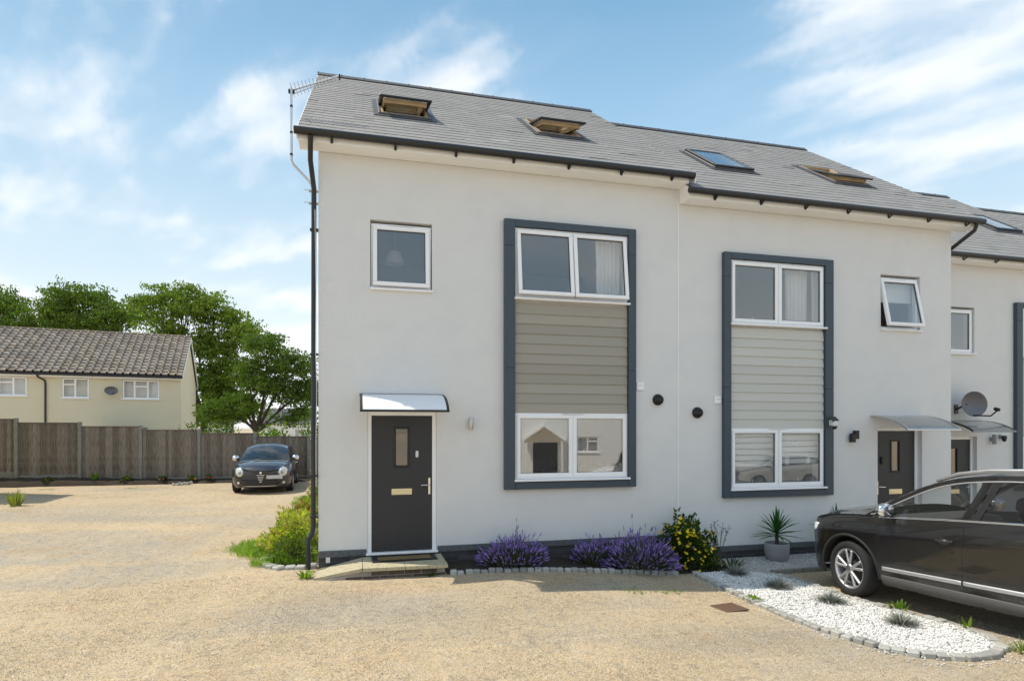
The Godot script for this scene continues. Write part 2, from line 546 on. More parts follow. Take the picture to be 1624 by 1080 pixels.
func pebble_mesh(seed_: int, flat: float) -> ArrayMesh:
	R.seed = seed_
	var s := mb()
	s.set_smooth_group(0)
	var rows := []
	var wob := []
	for k in 7: wob.append(R.randf_range(0.78, 1.12))
	for j in 5:
		var row := []
		var a := PI * j / 4.0
		for k in 7:
			var b := TAU * (k % 6) / 6.0
			var r: float = wob[k % 6]
			row.append(Vector3(sin(a) * cos(b) * r, -cos(a) * flat, -sin(a) * sin(b) * r * 0.8) * 0.5)
		rows.append(row)
	grid(s, rows)
	return commit(s)

func scatter(called: String, mesh: Mesh, m: Material, xf: Array, colors: Array, parent: Node = self) -> MultiMeshInstance3D:
	var mm := MultiMesh.new()
	mm.transform_format = MultiMesh.TRANSFORM_3D
	mm.use_colors = not colors.is_empty()
	mm.mesh = mesh
	mm.instance_count = xf.size()
	for i in xf.size():
		mm.set_instance_transform(i, xf[i])
		if colors: mm.set_instance_color(i, colors[i])
	var o := MultiMeshInstance3D.new()
	o.multimesh = mm
	o.material_override = m
	o.name = called if parent != self else numbered(called)
	parent.add_child(o, true)
	stuff(o)
	return o

func spin() -> Basis:
	return Basis(Vector3(R.randf_range(-1, 1), R.randf_range(-1, 1), R.randf_range(-1, 1)).normalized(), R.randf() * TAU)

func make_loose_gravel() -> void:
	var mesh := pebble_mesh(5, 0.6)
	R.seed = 71
	var xf := []
	var cs := []
	var tones := [Color(0.50, 0.40, 0.26), Color(0.64, 0.54, 0.39), Color(0.40, 0.30, 0.19), Color(0.70, 0.63, 0.51), Color(0.47, 0.42, 0.35), Color(0.56, 0.44, 0.28)]
	var clump := noise(33, 0.8, FastNoiseLite.TYPE_SIMPLEX_SMOOTH, 3)
	while xf.size() < 70000:
		var z := 5.6 - 5.4 * pow(R.randf(), 1.5)
		var x := R.randf_range(-4.0, 7.5)
		if clump.get_noise_2d(x, z) < R.randf_range(-0.6, 0.5): continue
		if z < 0.95 and x > -0.1: continue
		if inside_bed(x, z, 0.12): continue
		var d := R.randf_range(0.005, 0.0105)
		xf.append(Transform3D(spin().scaled(Vector3.ONE * d), on_ground(x, z, d * 0.2 + 0.003)))
		var c: Color = tones[R.randi() % 6] * R.randf_range(0.8, 1.1)
		cs.append(c)
	tag(scatter("loose_gravel", mesh, M.stone, xf, cs), "loose tan pea gravel lying over the forecourt", "gravel", "", "stuff")

# ---------------------------------------------------------------- the terraced houses
# all sizes are those of the first house; a mirrored house runs the other way along the street
class Plan:
	var mir := false
	func f(x: float) -> float:
		return HOUSE_WIDTH - x if mir else x
	const HOUSE_WIDTH := 5.8

func mbx(s: SurfaceTool, p: Plan, x0: float, x1: float, y0: float, y1: float, z0: float, z1: float, bevel := 0.0) -> void:
	bx(s, p.f(x0), p.f(x1), y0, y1, z0, z1, bevel)

func ring(s: SurfaceTool, x0: float, x1: float, y0: float, y1: float, w: float, z0: float, z1: float, bevel := 0.004) -> void:
	var a := minf(x0, x1)
	var b := maxf(x0, x1)
	bx(s, a, b, y1 - w, y1, z0, z1, bevel)
	bx(s, a, b, y0, y0 + w, z0, z1, bevel)
	bx(s, a, a + w, y0 + w, y1 - w, z0, z1, bevel)
	bx(s, b - w, b, y0 + w, y1 - w, z0, z1, bevel)

func sash(win: Node, x0: float, x1: float, y0: float, y1: float, zf: float, open_deg: float, layers: int) -> void:
	# top-hung: turns about its top edge, the bottom swings out
	var a := minf(x0, x1)
	var b := maxf(x0, x1)
	var hinge := Vector3(0, y1, zf)
	var t := Transform3D(Basis(Vector3.RIGHT, -deg_to_rad(open_deg)), Vector3.ZERO)
	t.origin = hinge - t.basis * hinge
	var s := mb()
	ring(s, a, b, y0, y1, 0.062, zf - 0.045, zf + 0.018, 0.008)
	var o := build(s, "sash", M.upvc, win)
	o.transform = t
	s = mb()
	ring(s, a + 0.060, b - 0.060, y0 + 0.060, y1 - 0.060, 0.010, zf - 0.03, zf + 0.0025, 0.0)
	o = build(s, "glazing_gasket", M.rubber, win)
	o.transform = t
	s = mb()
	for k in layers: bx(s, a + 0.064, b - 0.064, y0 + 0.064, y1 - 0.064, zf - 0.006 - k * 0.014, zf - 0.002 - k * 0.014)
	o = build(s, "pane", M.glass, win)
	o.transform = t
	if layers > 2:
		s = mb()
		bx(s, a + 0.0645, b - 0.0645, y0 + 0.0645, y1 - 0.0645, zf + 0.004, zf + 0.012)
		o = build(s, "outer_pane", M.coated_glass, win)
		o.transform = t
	s = mb()
	var mx := (a + b) * 0.5
	bx(s, mx - 0.012, mx + 0.012, y0 + 0.02, y0 + 0.05, zf - 0.062, zf - 0.045, 0.004)
	bx(s, mx - 0.009, mx + 0.009, y0 + 0.035, y0 + 0.115, zf - 0.078, zf - 0.062, 0.005)
	o = build(s, "handle", M.white_plastic, win)
	o.transform = t

func window(h: Node, p: Plan, x0: float, x1: float, y0: float, y1: float, zf: float, sashes: int, opens: Array, one_vent := false, sill_out := 0.08, layers := 2) -> MeshInstance3D:
	var a := minf(p.f(x0), p.f(x1))
	var b := maxf(p.f(x0), p.f(x1))
	var s := mb()
	ring(s, a, b, y0, y1, 0.05, zf - 0.07, zf, 0.005)
	var mid := (a + b) * 0.5
	if sashes == 2: bx(s, mid - 0.03, mid + 0.03, y0 + 0.05, y1 - 0.05, zf - 0.07, zf, 0.005)
	var win := build(s, "window", M.upvc, h)
	for k in sashes:
		var l := a + 0.028 if k == 0 else mid + 0.008
		var r := b - 0.028 if k == sashes - 1 else mid - 0.008
		sash(win, l, r, y0 + 0.028, y1 - 0.028, zf + 0.002, opens[k], layers)
	for k in (1 if one_vent else sashes):
		var c: float = mid if one_vent or sashes == 1 else (a + (b - a) * (0.25 + 0.5 * k))
		s = mb()
		bx(s, c - 0.19, c + 0.19, y1 - 0.024, y1 - 0.008, zf - 0.002, zf + 0.026, 0.005)
		build(s, "trickle_vent", M.upvc_sill, win)
	s = mb()
	bx(s, a - 0.02, b + 0.025, y0 - 0.035, y0 - 0.002, zf - 0.07, zf + sill_out, 0.008)
	build(s, "window_sill", M.upvc, win)
	return win

func wall_with_holes(s: SurfaceTool, x0: float, x1: float, y0: float, y1: float, z0: float, z1: float, holes: Array) -> void:
	s.set_smooth_group(-1)
	var xs := [x0, x1]
	var ys := [y0, y1]
	for q in holes:
		xs.append_array([q[0], q[1]])
		ys.append_array([q[2], q[3]])
	xs.sort()
	ys.sort()
	for i in xs.size() - 1:
		for j in ys.size() - 1:
			if xs[i + 1] - xs[i] < 1e-4 or ys[j + 1] - ys[j] < 1e-4: continue
			var c := Vector2(xs[i] + xs[i + 1], ys[j] + ys[j + 1]) * 0.5
			var solid := true
			for q in holes:
				if c.x > q[0] and c.x < q[1] and c.y > q[2] and c.y < q[3]: solid = false
			if not solid: continue
			var a: float = xs[i]
			var b: float = xs[i + 1]
			var d: float = ys[j]
			var e: float = ys[j + 1]
			quad(s, Vector3(a, d, z1), Vector3(b, d, z1), Vector3(b, e, z1), Vector3(a, e, z1))
			quad(s, Vector3(b, d, z0), Vector3(a, d, z0), Vector3(a, e, z0), Vector3(b, e, z0))
	for q in holes:
		quad(s, Vector3(q[0], q[2], z0), Vector3(q[0], q[2], z1), Vector3(q[0], q[3], z1), Vector3(q[0], q[3], z0))
		quad(s, Vector3(q[1], q[2], z1), Vector3(q[1], q[2], z0), Vector3(q[1], q[3], z0), Vector3(q[1], q[3], z1))
		quad(s, Vector3(q[0], q[2], z1), Vector3(q[0], q[2], z0), Vector3(q[1], q[2], z0), Vector3(q[1], q[2], z1))
		quad(s, Vector3(q[0], q[3], z0), Vector3(q[0], q[3], z1), Vector3(q[1], q[3], z1), Vector3(q[1], q[3], z0))
	quad(s, Vector3(x0, y0, z0), Vector3(x0, y0, z1), Vector3(x0, y1, z1), Vector3(x0, y1, z0))
	quad(s, Vector3(x1, y0, z1), Vector3(x1, y0, z0), Vector3(x1, y1, z0), Vector3(x1, y1, z1))
	quad(s, Vector3(x0, y1, z1), Vector3(x1, y1, z1), Vector3(x1, y1, z0), Vector3(x0, y1, z0))
	quad(s, Vector3(x0, y0, z0), Vector3(x1, y0, z0), Vector3(x1, y0, z1), Vector3(x0, y0, z1))

const EAVE := Vector3(0, 6.2, 0.38)
const RIDGE := Vector3(0, 9.53, -4.27)

func slope(x: float, s: float, up := 0.0) -> Vector3:
	var d := (RIDGE - EAVE).normalized()
	return EAVE + d * s + Vector3(0, -d.z, d.y) * up + Vector3(x, 0, 0)

# roof_lights: [x0, x1, s0, s1, opening angle]
func roof(h: Node, p: Plan, outer: float, inner: float, roof_lights: Array, seed_: int) -> void:
	R.seed = seed_
	var length := (RIDGE - EAVE).length()
	var a := minf(p.f(-outer), p.f(5.8 + inner))
	var b := maxf(p.f(-outer), p.f(5.8 + inner))
	var holes := []
	for q in roof_lights:
		holes.append([minf(p.f(q[0]), p.f(q[1])), maxf(p.f(q[0]), p.f(q[1])), q[2], q[3], q[4]])
	# boarding with real openings, turned up onto the slope
	var s := mb()
	wall_with_holes(s, a, b, 0.0, length, -0.09, 0.0, holes)
	var d := (RIDGE - EAVE).normalized()
	var t := Transform3D(Basis(Vector3.RIGHT, d, Vector3(0, -d.z, d.y)), EAVE)
	var deck := build(s, "roof", M.underlay, h)
	deck.transform = t
	# slates, in the roof's own plane (x, along the slope, out of it)
	s = mb()
	var gauge := 0.212
	var rows := int(length / gauge)
	for i in rows:
		var s0 := -0.045 + i * gauge
		var x := a - (0.15 if i % 2 else 0.0)
		while x < b - 0.01:
			var x0 := maxf(x + 0.001, a)
			var x1 := minf(x + 0.299, b)
			x += 0.30
			if x1 - x0 < 0.03: continue
			var cut := false
			var s1 := minf(s0 + 0.30, length - 0.02)
			for q in holes:
				if x1 > q[0] - 0.02 and x0 < q[1] + 0.02 and s0 + 0.2 > q[2] - 0.02 and s0 < q[3] + 0.02:
					if x0 < q[0] - 0.1 : x1 = minf(x1, q[0] - 0.01)
					elif x1 > q[1] + 0.1: x0 = maxf(x0, q[1] + 0.01)
					else: cut = true
			if cut or x1 - x0 < 0.03: continue
			var g := R.randf_range(0.25, 0.29)
			if R.randf() < 0.06: g *= R.randf_range(0.85, 1.2)
			s.set_color(Color(g, g * 0.99, g * 0.97))
			var lift := R.randf_range(0.0, 0.002) + (0.005 if R.randf() < 0.03 else 0.0)
			var e := atan2(0.009 + lift, 0.3)
			var jig := R.randf_range(-0.004, 0.004)
			box(s, Vector3((x0 + x1) * 0.5, (s0 + s1) * 0.5 + jig, 0.0125 + lift * 0.5), Vector3(x1 - x0, s1 - s0, 0.005), Basis(Vector3.RIGHT, -e))
	stuff(build(s, "slate_covering", M.slate, deck))
	# rear slope, plain
	s = mb()
	prism(s, PackedVector2Array([Vector2(-4.30, 9.50), Vector2(-8.9, 6.2), Vector2(-8.9, 6.1), Vector2(-4.30, 9.40)]), Vector3(a, 0, 0), Vector3(0, 0, 1), Vector3.UP, Vector3(b - a, 0, 0))
	build(s, "rear_roof_slope", M.lead_grey, h)
	# ridge tiles one by one
	s = mb()
	prism(s, PackedVector2Array([Vector2(-0.15, -0.075), Vector2(-0.135, -0.09), Vector2(0.0, 0.012), Vector2(0.135, -0.09), Vector2(0.15, -0.075), Vector2(0.03, 0.035), Vector2(-0.03, 0.035)]), Vector3.ZERO, Vector3(0, 0, 1), Vector3.UP, Vector3(0.447, 0, 0))
	bx(s, -0.014, 0.014, -0.02, 0.043, -0.045, 0.045, 0.008)
	var ridge_mesh := commit(s)
	var n := int((b - a) / 0.45)
	for i in n:
		place(ridge_mesh, "ridge_tile", M.ridge, h, Transform3D(Basis(Vector3.RIGHT, R.randf_range(-0.01, 0.01)), Vector3(a + (b - a) * i / n, 9.545, -4.28)).scaled_local(Vector3((b - a) / n / 0.45, 1, 1)))
	# barge boards
	for e in [[-outer - 0.022, -outer], [5.8 + inner, 5.8 + inner + 0.022]]:
		s = mb()
		prism(s, PackedVector2Array([Vector2(0.33, 6.06), Vector2(0.36, 6.20), Vector2(-4.27, 9.515), Vector2(-8.85, 6.23), Vector2(-8.85, 6.06), Vector2(-4.27, 9.34)]), Vector3(p.f(e[0]), 0, 0), Vector3(0, 0, 1), Vector3.UP, Vector3((p.f(e[1]) - p.f(e[0])), 0, 0))
		build(s, "bargeboard", M.fascia, h)
	for q in holes:
		roof_light(h, t, q)

func roof_light(h: Node, t: Transform3D, q: Array) -> void:
	var a: float = q[0]
	var b: float = q[1]
	var y0: float = q[2]
	var y1: float = q[3]
	# flashing and frame, in the roof's plane
	var s := mb()
	ring(s, a - 0.045, b + 0.045, y0 - 0.05, y1 + 0.05, 0.05, 0.005, 0.055, 0.012)
	var fr := build(s, "roof_window", M.lead_grey, h)
	fr.transform = t
	s = mb()
	ring(s, a + 0.006, b - 0.006, y0 + 0.006, y1 - 0.006, 0.035, -0.14, 0.052, 0.004)
	build(s, "inner_frame", M.pine, fr)
	s = mb()
	ring(s, a - 0.12, b + 0.12, y0 - 0.16, y1 + 0.1, 0.075, 0.024, 0.032, 0.0)
	build(s, "flashing", M.lead_grey, fr)
	# centre-pivot sash
	var piv := Vector3((a + b) * 0.5, (y0 + y1) * 0.5, 0.05)
	var turn := Transform3D(Basis(Vector3.RIGHT, -deg_to_rad(q[4])), Vector3.ZERO)
	turn.origin = piv - turn.basis * piv
	s = mb()
	ring(s, a - 0.035, b + 0.035, y0 - 0.04, y1 + 0.04, 0.075, 0.062, 0.098, 0.012)
	var o := build(s, "sash_cladding", M.gutter_black, fr)
	o.transform = turn
	s = mb()
	ring(s, a + 0.046, b - 0.046, y0 + 0.046, y1 - 0.046, 0.055, -0.01, 0.060, 0.004)
	o = build(s, "sash", M.pine, fr)
	o.transform = turn
	s = mb()
	bx(s, a + 0.05, b - 0.05, y0 + 0.05, y1 - 0.05, 0.076, 0.086)
	o = build(s, "pane", M.coated_glass, fr)
	o.transform = turn

func bricks(h: Node, p: Plan, spans: Array, top: float, low: Callable, called_mat: String, seed_: int) -> void:
	R.seed = seed_
	var full := mb()
	box(full, Vector3.ZERO, Vector3(0.215, 0.065, 0.06), Basis.IDENTITY, 0.004)
	var brick := commit(full)
	for sp in spans:
		var s := mb()
		mbx(s, p, sp[0], sp[1], -0.5, top, -0.2, -0.018)
		build(s, "mortar_bed", M.dark_mortar, h)
		var row := 0
		var y := top - 0.0375
		while y > -0.3:
			var x: float = sp[0] + 0.002 - (0.1125 if row % 2 else 0.0)
			while x < sp[1]:
				var x0 := maxf(x, sp[0] + 0.002)
				var x1 := minf(x + 0.215, sp[1] - 0.002)
				x += 0.225
				if x1 - x0 < 0.03: continue
				var c := p.f((x0 + x1) * 0.5)
				if y + 0.04 < low.call(c): continue
				place(brick, "brick", M["%s_%d" % [called_mat, R.randi() % 4]], h, Transform3D(Basis.IDENTITY, Vector3(c, y + R.randf_range(-0.0015, 0.0015), -0.04 + R.randf_range(-0.002, 0.002))).scaled_local(Vector3((x1 - x0) / 0.215, 1, 1)))
			y -= 0.075
			row += 1

func front_door(h: Node, p: Plan, recess: float) -> void:
	var s := mb()
	var z := -recess
	var a := minf(p.f(0.69), p.f(1.716))
	var b := maxf(p.f(0.69), p.f(1.716))
	bx(s, a, a + 0.062, 0.2, 2.30, z - 0.07, z, 0.005)
	bx(s, b - 0.062, b, 0.2, 2.30, z - 0.07, z, 0.005)
	bx(s, a + 0.062, b - 0.062, 2.236, 2.30, z - 0.07, z, 0.005)
	bx(s, a - 0.02, b + 0.02, 0.165, 0.2, z - 0.07, 0.03, 0.006)
	var fr := build(s, "door_frame", M.upvc, h)
	s = mb()
	var gx0 := minf(p.f(1.10), p.f(1.295))
	var gx1 := maxf(p.f(1.10), p.f(1.295))
	wall_with_holes(s, a + 0.066, b - 0.066, 0.212, 2.232, z - 0.065, z - 0.02, [[gx0, gx1, 1.475, 2.045]])
	var leaf := build(s, "door", M.door_paint, h)
	s = mb()
	ring(s, gx0 - 0.022, gx1 + 0.022, 1.453, 2.067, 0.034, z - 0.045, z - 0.006, 0.008)
	build(s, "glazing_frame", M.black_plastic, leaf)
	s = mb()
	bx(s, gx0, gx1, 1.475, 2.045, z - 0.045, z - 0.035)
	build(s, "pane", M.coated_glass, leaf)
	s = mb()
	var lx := minf(p.f(1.045), p.f(1.35))
	bx(s, lx, lx + 0.305, 1.045, 1.14, z - 0.02, z - 0.010, 0.004)
	bx(s, lx + 0.025, lx + 0.28, 1.062, 1.105, z - 0.010, z - 0.003, 0.003)
	build(s, "letter_plate", M.brass_plate, leaf)
	s = mb()
	var hx := p.f(1.612)
	var sgn := -1.0 if hx > p.f(1.2) else 1.0
	bx(s, hx - 0.016, hx + 0.016, 1.04, 1.295, z - 0.02, z - 0.010, 0.004)
	tube(s, [Vector3(hx, 1.19, z - 0.012), Vector3(hx, 1.19, z + 0.04)], 0.011, 10)
	tube(s, [Vector3(hx - sgn * 0.008, 1.19, z + 0.035), Vector3(hx + sgn * 0.13, 1.186, z + 0.035)], 0.010, 10)
	build(s, "handle", M.chrome, leaf)

# the wall, roof and fixed parts shared by all of the row; lit: the parts of the front that can be seen
func house(label: String, at: Vector3, mirrored: bool, outer: float, inner: float, roof_lights: Array, boards: String, opens: Dictionary, full: bool, seed_: int) -> Node3D:
	var h := thing("terraced_house", label, "house", at, 0.0, "terraced houses in a stepped row")
	var p := Plan.new()
	p.mir = mirrored
	var holes := []
	for q in [[0.735, 1.648, 4.10, 5.14], [2.935, 4.845, 4.05, 5.185], [2.935, 4.845, 1.21, 2.29], [0.69, 1.716, 0.165, 2.30]]:
		holes.append([minf(p.f(q[0]), p.f(q[1])), maxf(p.f(q[0]), p.f(q[1])), q[2], q[3]])
	var s := mb()
	wall_with_holes(s, 0.0, 5.8, 0.165, 6.06, -0.25, 0.0, holes)
	build(s, "wall", M.render_grey, h)
	# gable walls and rear wall
	for e in [[0.0, 0.2], [5.6, 5.8]]:
		s = mb()
		prism(s, PackedVector2Array([Vector2(-0.252, -0.5), Vector2(-0.252, 6.5), Vector2(-4.27, 9.36), Vector2(-8.54, 6.3), Vector2(-8.54, -0.5)]), Vector3(e[0], 0, 0), Vector3(0, 0, 1), Vector3.UP, Vector3(e[1] - e[0], 0, 0))
		build(s, "gable_wall", M.render_grey, h)
	s = mb()
	bx(s, 0.2, 5.6, -0.5, 6.3, -8.54, -8.34)
	build(s, "rear_wall", M.render_grey, h)
	# rooms behind the windows
	s = mb()
	bx(s, 0.2, 5.6, 0.0, 0.16, -8.3, -0.26)
	bx(s, 0.2, 5.6, 2.55, 2.85, -8.3, -0.26)
	bx(s, 0.2, 5.6, 5.5, 5.6, -8.3, -0.26)
	build(s, "floor_slab", M.room_paint, h)
	s = mb()
	mbx(s, p, 2.2, 2.3, 0.16, 2.55, -4.0, -0.26)
	mbx(s, p, 2.2, 2.3, 2.85, 5.5, -4.0, -0.26)
	mbx(s, p, 0.2, 5.6, 0.16, 2.55, -4.2, -4.0)
	mbx(s, p, 0.2, 5.6, 2.85, 5.5, -4.2, -4.0)
	build(s, "partition_wall", M.room_paint, h)
	# plinth band
	for sp in [[0.0, 0.68], [1.73, 5.8]]:
		s = mb()
		mbx(s, p, sp[0], sp[1], 0.17, 0.262, -0.1, 0.022, 0.006)
		build(s, "plinth_band", M.concrete_dark, h)
	if full:
		bricks(h, p, [[0.0, 0.68], [1.73, 5.8]], 0.17, func(x: float) -> float: return gy(at.x + x, at.z) - at.y - 0.06, "dark_brick", seed_ + 4)
	# eaves
	var xl := minf(p.f(-outer), p.f(5.8 + maxf(inner - 0.1, -0.02)))
	var xr := maxf(p.f(-outer), p.f(5.8 + maxf(inner - 0.1, -0.02)))
	s = mb()
	bx(s, xl, xr, 6.055, 6.215, 0.30, 0.325, 0.004)
	build(s, "fascia_board", M.fascia, h)
	s = mb()
	bx(s, xl, xr, 6.062, 6.078, 0.002, 0.299)
	build(s, "soffit", M.fascia, h)
	for e in [-outer, 5.801 if inner > 0.05 else 5.778]:
		s = mb()
		prism(s, PackedVector2Array([Vector2(0.001, 6.055), Vector2(0.299, 6.055), Vector2(0.299, 6.13), Vector2(0.001, 6.34)]), Vector3(minf(p.f(e), p.f(e + 0.018)), 0, 0), Vector3(0, 0, 1), Vector3.UP, Vector3(0.018, 0, 0))
		build(s, "eaves_end", M.fascia, h)
	s = mb()
	tube(s, [Vector3(xl - 0.05, 6.155, 0.395), Vector3(xr + 0.06, 6.145, 0.395)], 0.054, 14)
	build(s, "gutter", M.gutter_black, h)
	s = mb()
	box(s, Vector3.ZERO, Vector3(0.035, 0.17, 0.02), Basis(Vector3.RIGHT, 0.2), 0.004)
	box(s, Vector3(0, -0.07, 0.04), Vector3(0.035, 0.02, 0.10), Basis(Vector3.RIGHT, -0.5), 0.004)
	var br := commit(s)
	var k := xl + 0.45
	while k < xr:
		place(br, "gutter_bracket", M.gutter_black, h, Transform3D(Basis.IDENTITY, Vector3(k, 6.145, 0.334)))
		k += 0.88
	roof(h, p, outer, inner, roof_lights, seed_)
	if not full: return h
	# grey surround, panel by panel
	for q in [[2.762, 2.932, 4.885, 5.30], [2.762, 2.932, 2.99, 4.882], [2.762, 2.932, 1.09, 2.987], [4.848, 4.98, 4.885, 5.30], [4.848, 4.98, 2.99, 4.882], [4.848, 4.98, 1.09, 2.987], [2.935, 4.845, 5.19, 5.30], [2.935, 4.845, 1.09, 1.20]]:
		s = mb()
		mbx(s, p, q[0], q[1], q[2], q[3], 0.001, 0.09, 0.003)
		build(s, "surround_panel", M.surround, h)
	# cladding boards
	R.seed = seed_ + 9
	s = mb()
	box(s, Vector3.ZERO, Vector3(1.902, 0.176, 0.012), Basis(Vector3.RIGHT, -0.10), 0.003)
	var board := commit(s)
	for i in 11:
		place(board, "cladding_board", M["%s_%d" % [boards, R.randi() % 3]], h, Transform3D(Basis(Vector3.BACK, R.randf_range(-0.001, 0.001)), Vector3(p.f(3.89), 2.372 + i * 0.156, 0.036)))
	# windows and door
	window(h, p, 0.745, 1.638, 4.13, 5.10, -0.05, 1, opens.small, true, 0.10)
	window(h, p, 2.937, 4.843, 4.088, 5.183, 0.045, 2, opens.upper)
	window(h, p, 2.937, 4.843, 1.248, 2.288, 0.045, 2, opens.lower, true, 0.08, opens.get("layers", 2))
	front_door(h, p, opens.recess)
	return h

func make_houses() -> void:
	M.concrete_dark = tile(mat("concrete_dark", [0.115, 0.125, 0.135], 0.8), Vector3(2, 2, 2))
	bump(M.concrete_dark, T.speck, 0.4)
	blend(M.concrete_dark, T.grime, Vector3(1.5, 1.5, 1.5))
	var w1 := [[0.93, 1.72, 1.74, 3.04, 19.0], [3.66, 4.45, 1.74, 3.04, 17.0]]
	var h1 := house("end terraced house with brown grey cladding boards and white curved door canopy", Vector3.ZERO, false, 0.25, 0.1, w1, "board", {"small": [5.0], "upper": [7.0, 7.0], "lower": [0.0, 0.0], "recess": 0.03, "layers": 3}, true, 300)
	var w2 := [[0.93, 1.72, 1.74, 3.04, 7.0], [3.66, 4.45, 1.74, 3.04, 0.0]]
	var h2 := house("middle terraced house with pale cream cladding boards behind the parked brown car", Vector3(5.8, -0.24, 0), true, 0.25, -0.012, w2, "pale_board", {"small": [12.0], "upper": [0.0, 0.0], "lower": [0.0, 0.0], "recess": 0.09}, true, 420)
	var w3 := [[4.0, 4.79, 2.12, 3.3, 0.0]]
	var h3 := house("set back terraced house with the large grey satellite dish over its door", Vector3(12.1, -0.44, -1.25), false, 0.4, 0.1, w3, "pale_board", {"small": [0.0], "upper": [0.0, 0.0], "lower": [0.0, 0.0], "recess": 0.09}, true, 540)
	house("farthest terraced house, only its lower roof ridge shows past the others", Vector3(17.9, -0.70, -1.25), true, 0.25, -0.012, [], "pale_board", {}, false, 660)
	# bead at the joint between the first two fronts
	var s := mb()
	bx(s, 5.785, 5.797, 0.27, 6.05, 0.0005, 0.008)
	build(s, "joint_bead", M.upvc, h1)
	# rainwater pipes
	s = mb()
	tube(s, [Vector3(-0.08, 6.10, 0.395), Vector3(-0.085, 6.0, 0.36), Vector3(-0.10, 5.86, 0.15), Vector3(-0.06, 5.5, 0.02), Vector3(-0.062, 5.2, 0.0), Vector3(-0.07, 0.62, 0.0), Vector3(-0.085, 0.52, 0.02), Vector3(-0.13, 0.44, 0.08), Vector3(-0.135, 0.36, 0.09), Vector3(-0.135, 0.02, 0.09)], 0.036, 12)
	var dp := build(s, "downpipe", M.gutter_black, h1)
	for y in [4.9, 3.1, 1.35, 0.75]:
		s = mb()
		bx(s, -0.115, 0.0, y, y + 0.03, -0.045, 0.045, 0.006)
		build(s, "pipe_clip", M.gutter_black, dp)
	s = mb()
	tube(s, [Vector3(-0.045, 5.2, 0.045), Vector3(-0.03, 4.0, 0.03), Vector3(-0.035, 3.2, 0.05), Vector3(-0.02, 2.6, 0.03), Vector3(-0.03, 1.9, 0.05), Vector3(-0.03, 1.2, 0.03)], 0.005, 6)
	build(s, "cable", M.white_plastic, h1)
	s = mb()
	tube(s, [Vector3(5.95, 6.1, 0.395), Vector3(5.93, 5.98, 0.36), Vector3(5.86, 5.6, -0.35), Vector3(5.86, 5.4, -0.45), Vector3(5.86, 0.2, -0.45)], 0.036, 12)
	build(s, "downpipe", M.gutter_black, h2)
	s = mb()
	bx(s, 0.105, 0.165, 0.09, 0.17, -0.002, 0.025, 0.004)
	build(s, "weep_box", M.white_plastic, h1)

# ---------------------------------------------------------------- things fixed to the fronts
func canopy(label: String, x0: float, x1: float, yb: float, yf: float, z0: float, depth: float, sheet: Material, ends: Material, front: Material, steep: float) -> void:
	var c := thing("door_canopy", label, "canopy", Vector3(x0, yf, z0))
	var arc := []
	var n := 14
	for i in n + 1:
		var a := steep * i / n
		arc.append(Vector2(sin(a) / sin(steep) * depth, (cos(a) - cos(steep)) / (1.0 - cos(steep)) * (yb - yf)))
	var w := x1 - x0
	var s := mb()
	for lift in [0.0, 0.005]:
		var rows := []
		for q in arc: rows.append([Vector3(0.02, q.y + lift, q.x), Vector3(w - 0.02, q.y + lift, q.x)])
		grid(s, rows, lift > 0.0)
	build(s, "sheet", sheet, c)
	for e in [0.0, w]:
		s = mb()
		for i in n:
			var p: Vector2 = arc[i]
			var q: Vector2 = arc[i + 1]
			var d := (q - p).normalized()
			box(s, Vector3(e, (p.y + q.y) * 0.5 - 0.008, (p.x + q.x) * 0.5), Vector3(0.034, 0.034, (q - p).length() * 1.04), Basis(Vector3.RIGHT, -atan2(d.y, d.x)), 0.003)
		build(s, "end_bracket", ends, c)
	s = mb()
	bx(s, -0.02, w + 0.02, -0.028, 0.004, depth - 0.012, depth + 0.014, 0.005)
	build(s, "front_bar", front, c)
	s = mb()
	bx(s, -0.02, w + 0.02, yb - yf - 0.02, yb - yf + 0.014, 0.001, 0.02, 0.004)
	build(s, "wall_bar", ends, c)

func wall_vent(label: String, at: Vector3) -> void:
	var v := thing("wall_vent", label, "vent", at)
	var s := mb()
	var t := Transform3D(Basis(Vector3.RIGHT, PI / 2), Vector3.ZERO)
	lathe(s, [Vector2(0.0, 0.0), Vector2(0.095, 0.0), Vector2(0.095, 0.015), Vector2(0.075, 0.03), Vector2(0.075, 0.07), Vector2(0.0, 0.07)], 20, t)
	build(s, "cowl", M.black_plastic, v)
	s = mb()
	for k in 4: bx(s, -0.06, 0.06, -0.05 + k * 0.03, -0.044 + k * 0.03, 0.07, 0.078)
	build(s, "louvre", M.black_plastic, v)

func cover_box(label: String, at: Vector3) -> void:
	var s := mb()
	box(s, Vector3(0, 0, 0.016), Vector3(0.13, 0.135, 0.03), Basis.IDENTITY, 0.008)
	var o := thing("cover_plate", label, "cover plate", at)
	build(s, "plate", M.upvc, o)
	s = mb()
	bx(s, -0.045, 0.045, 0.012, 0.016, 0.031, 0.0335)
	build(s, "slot", M.grey_plastic, o)

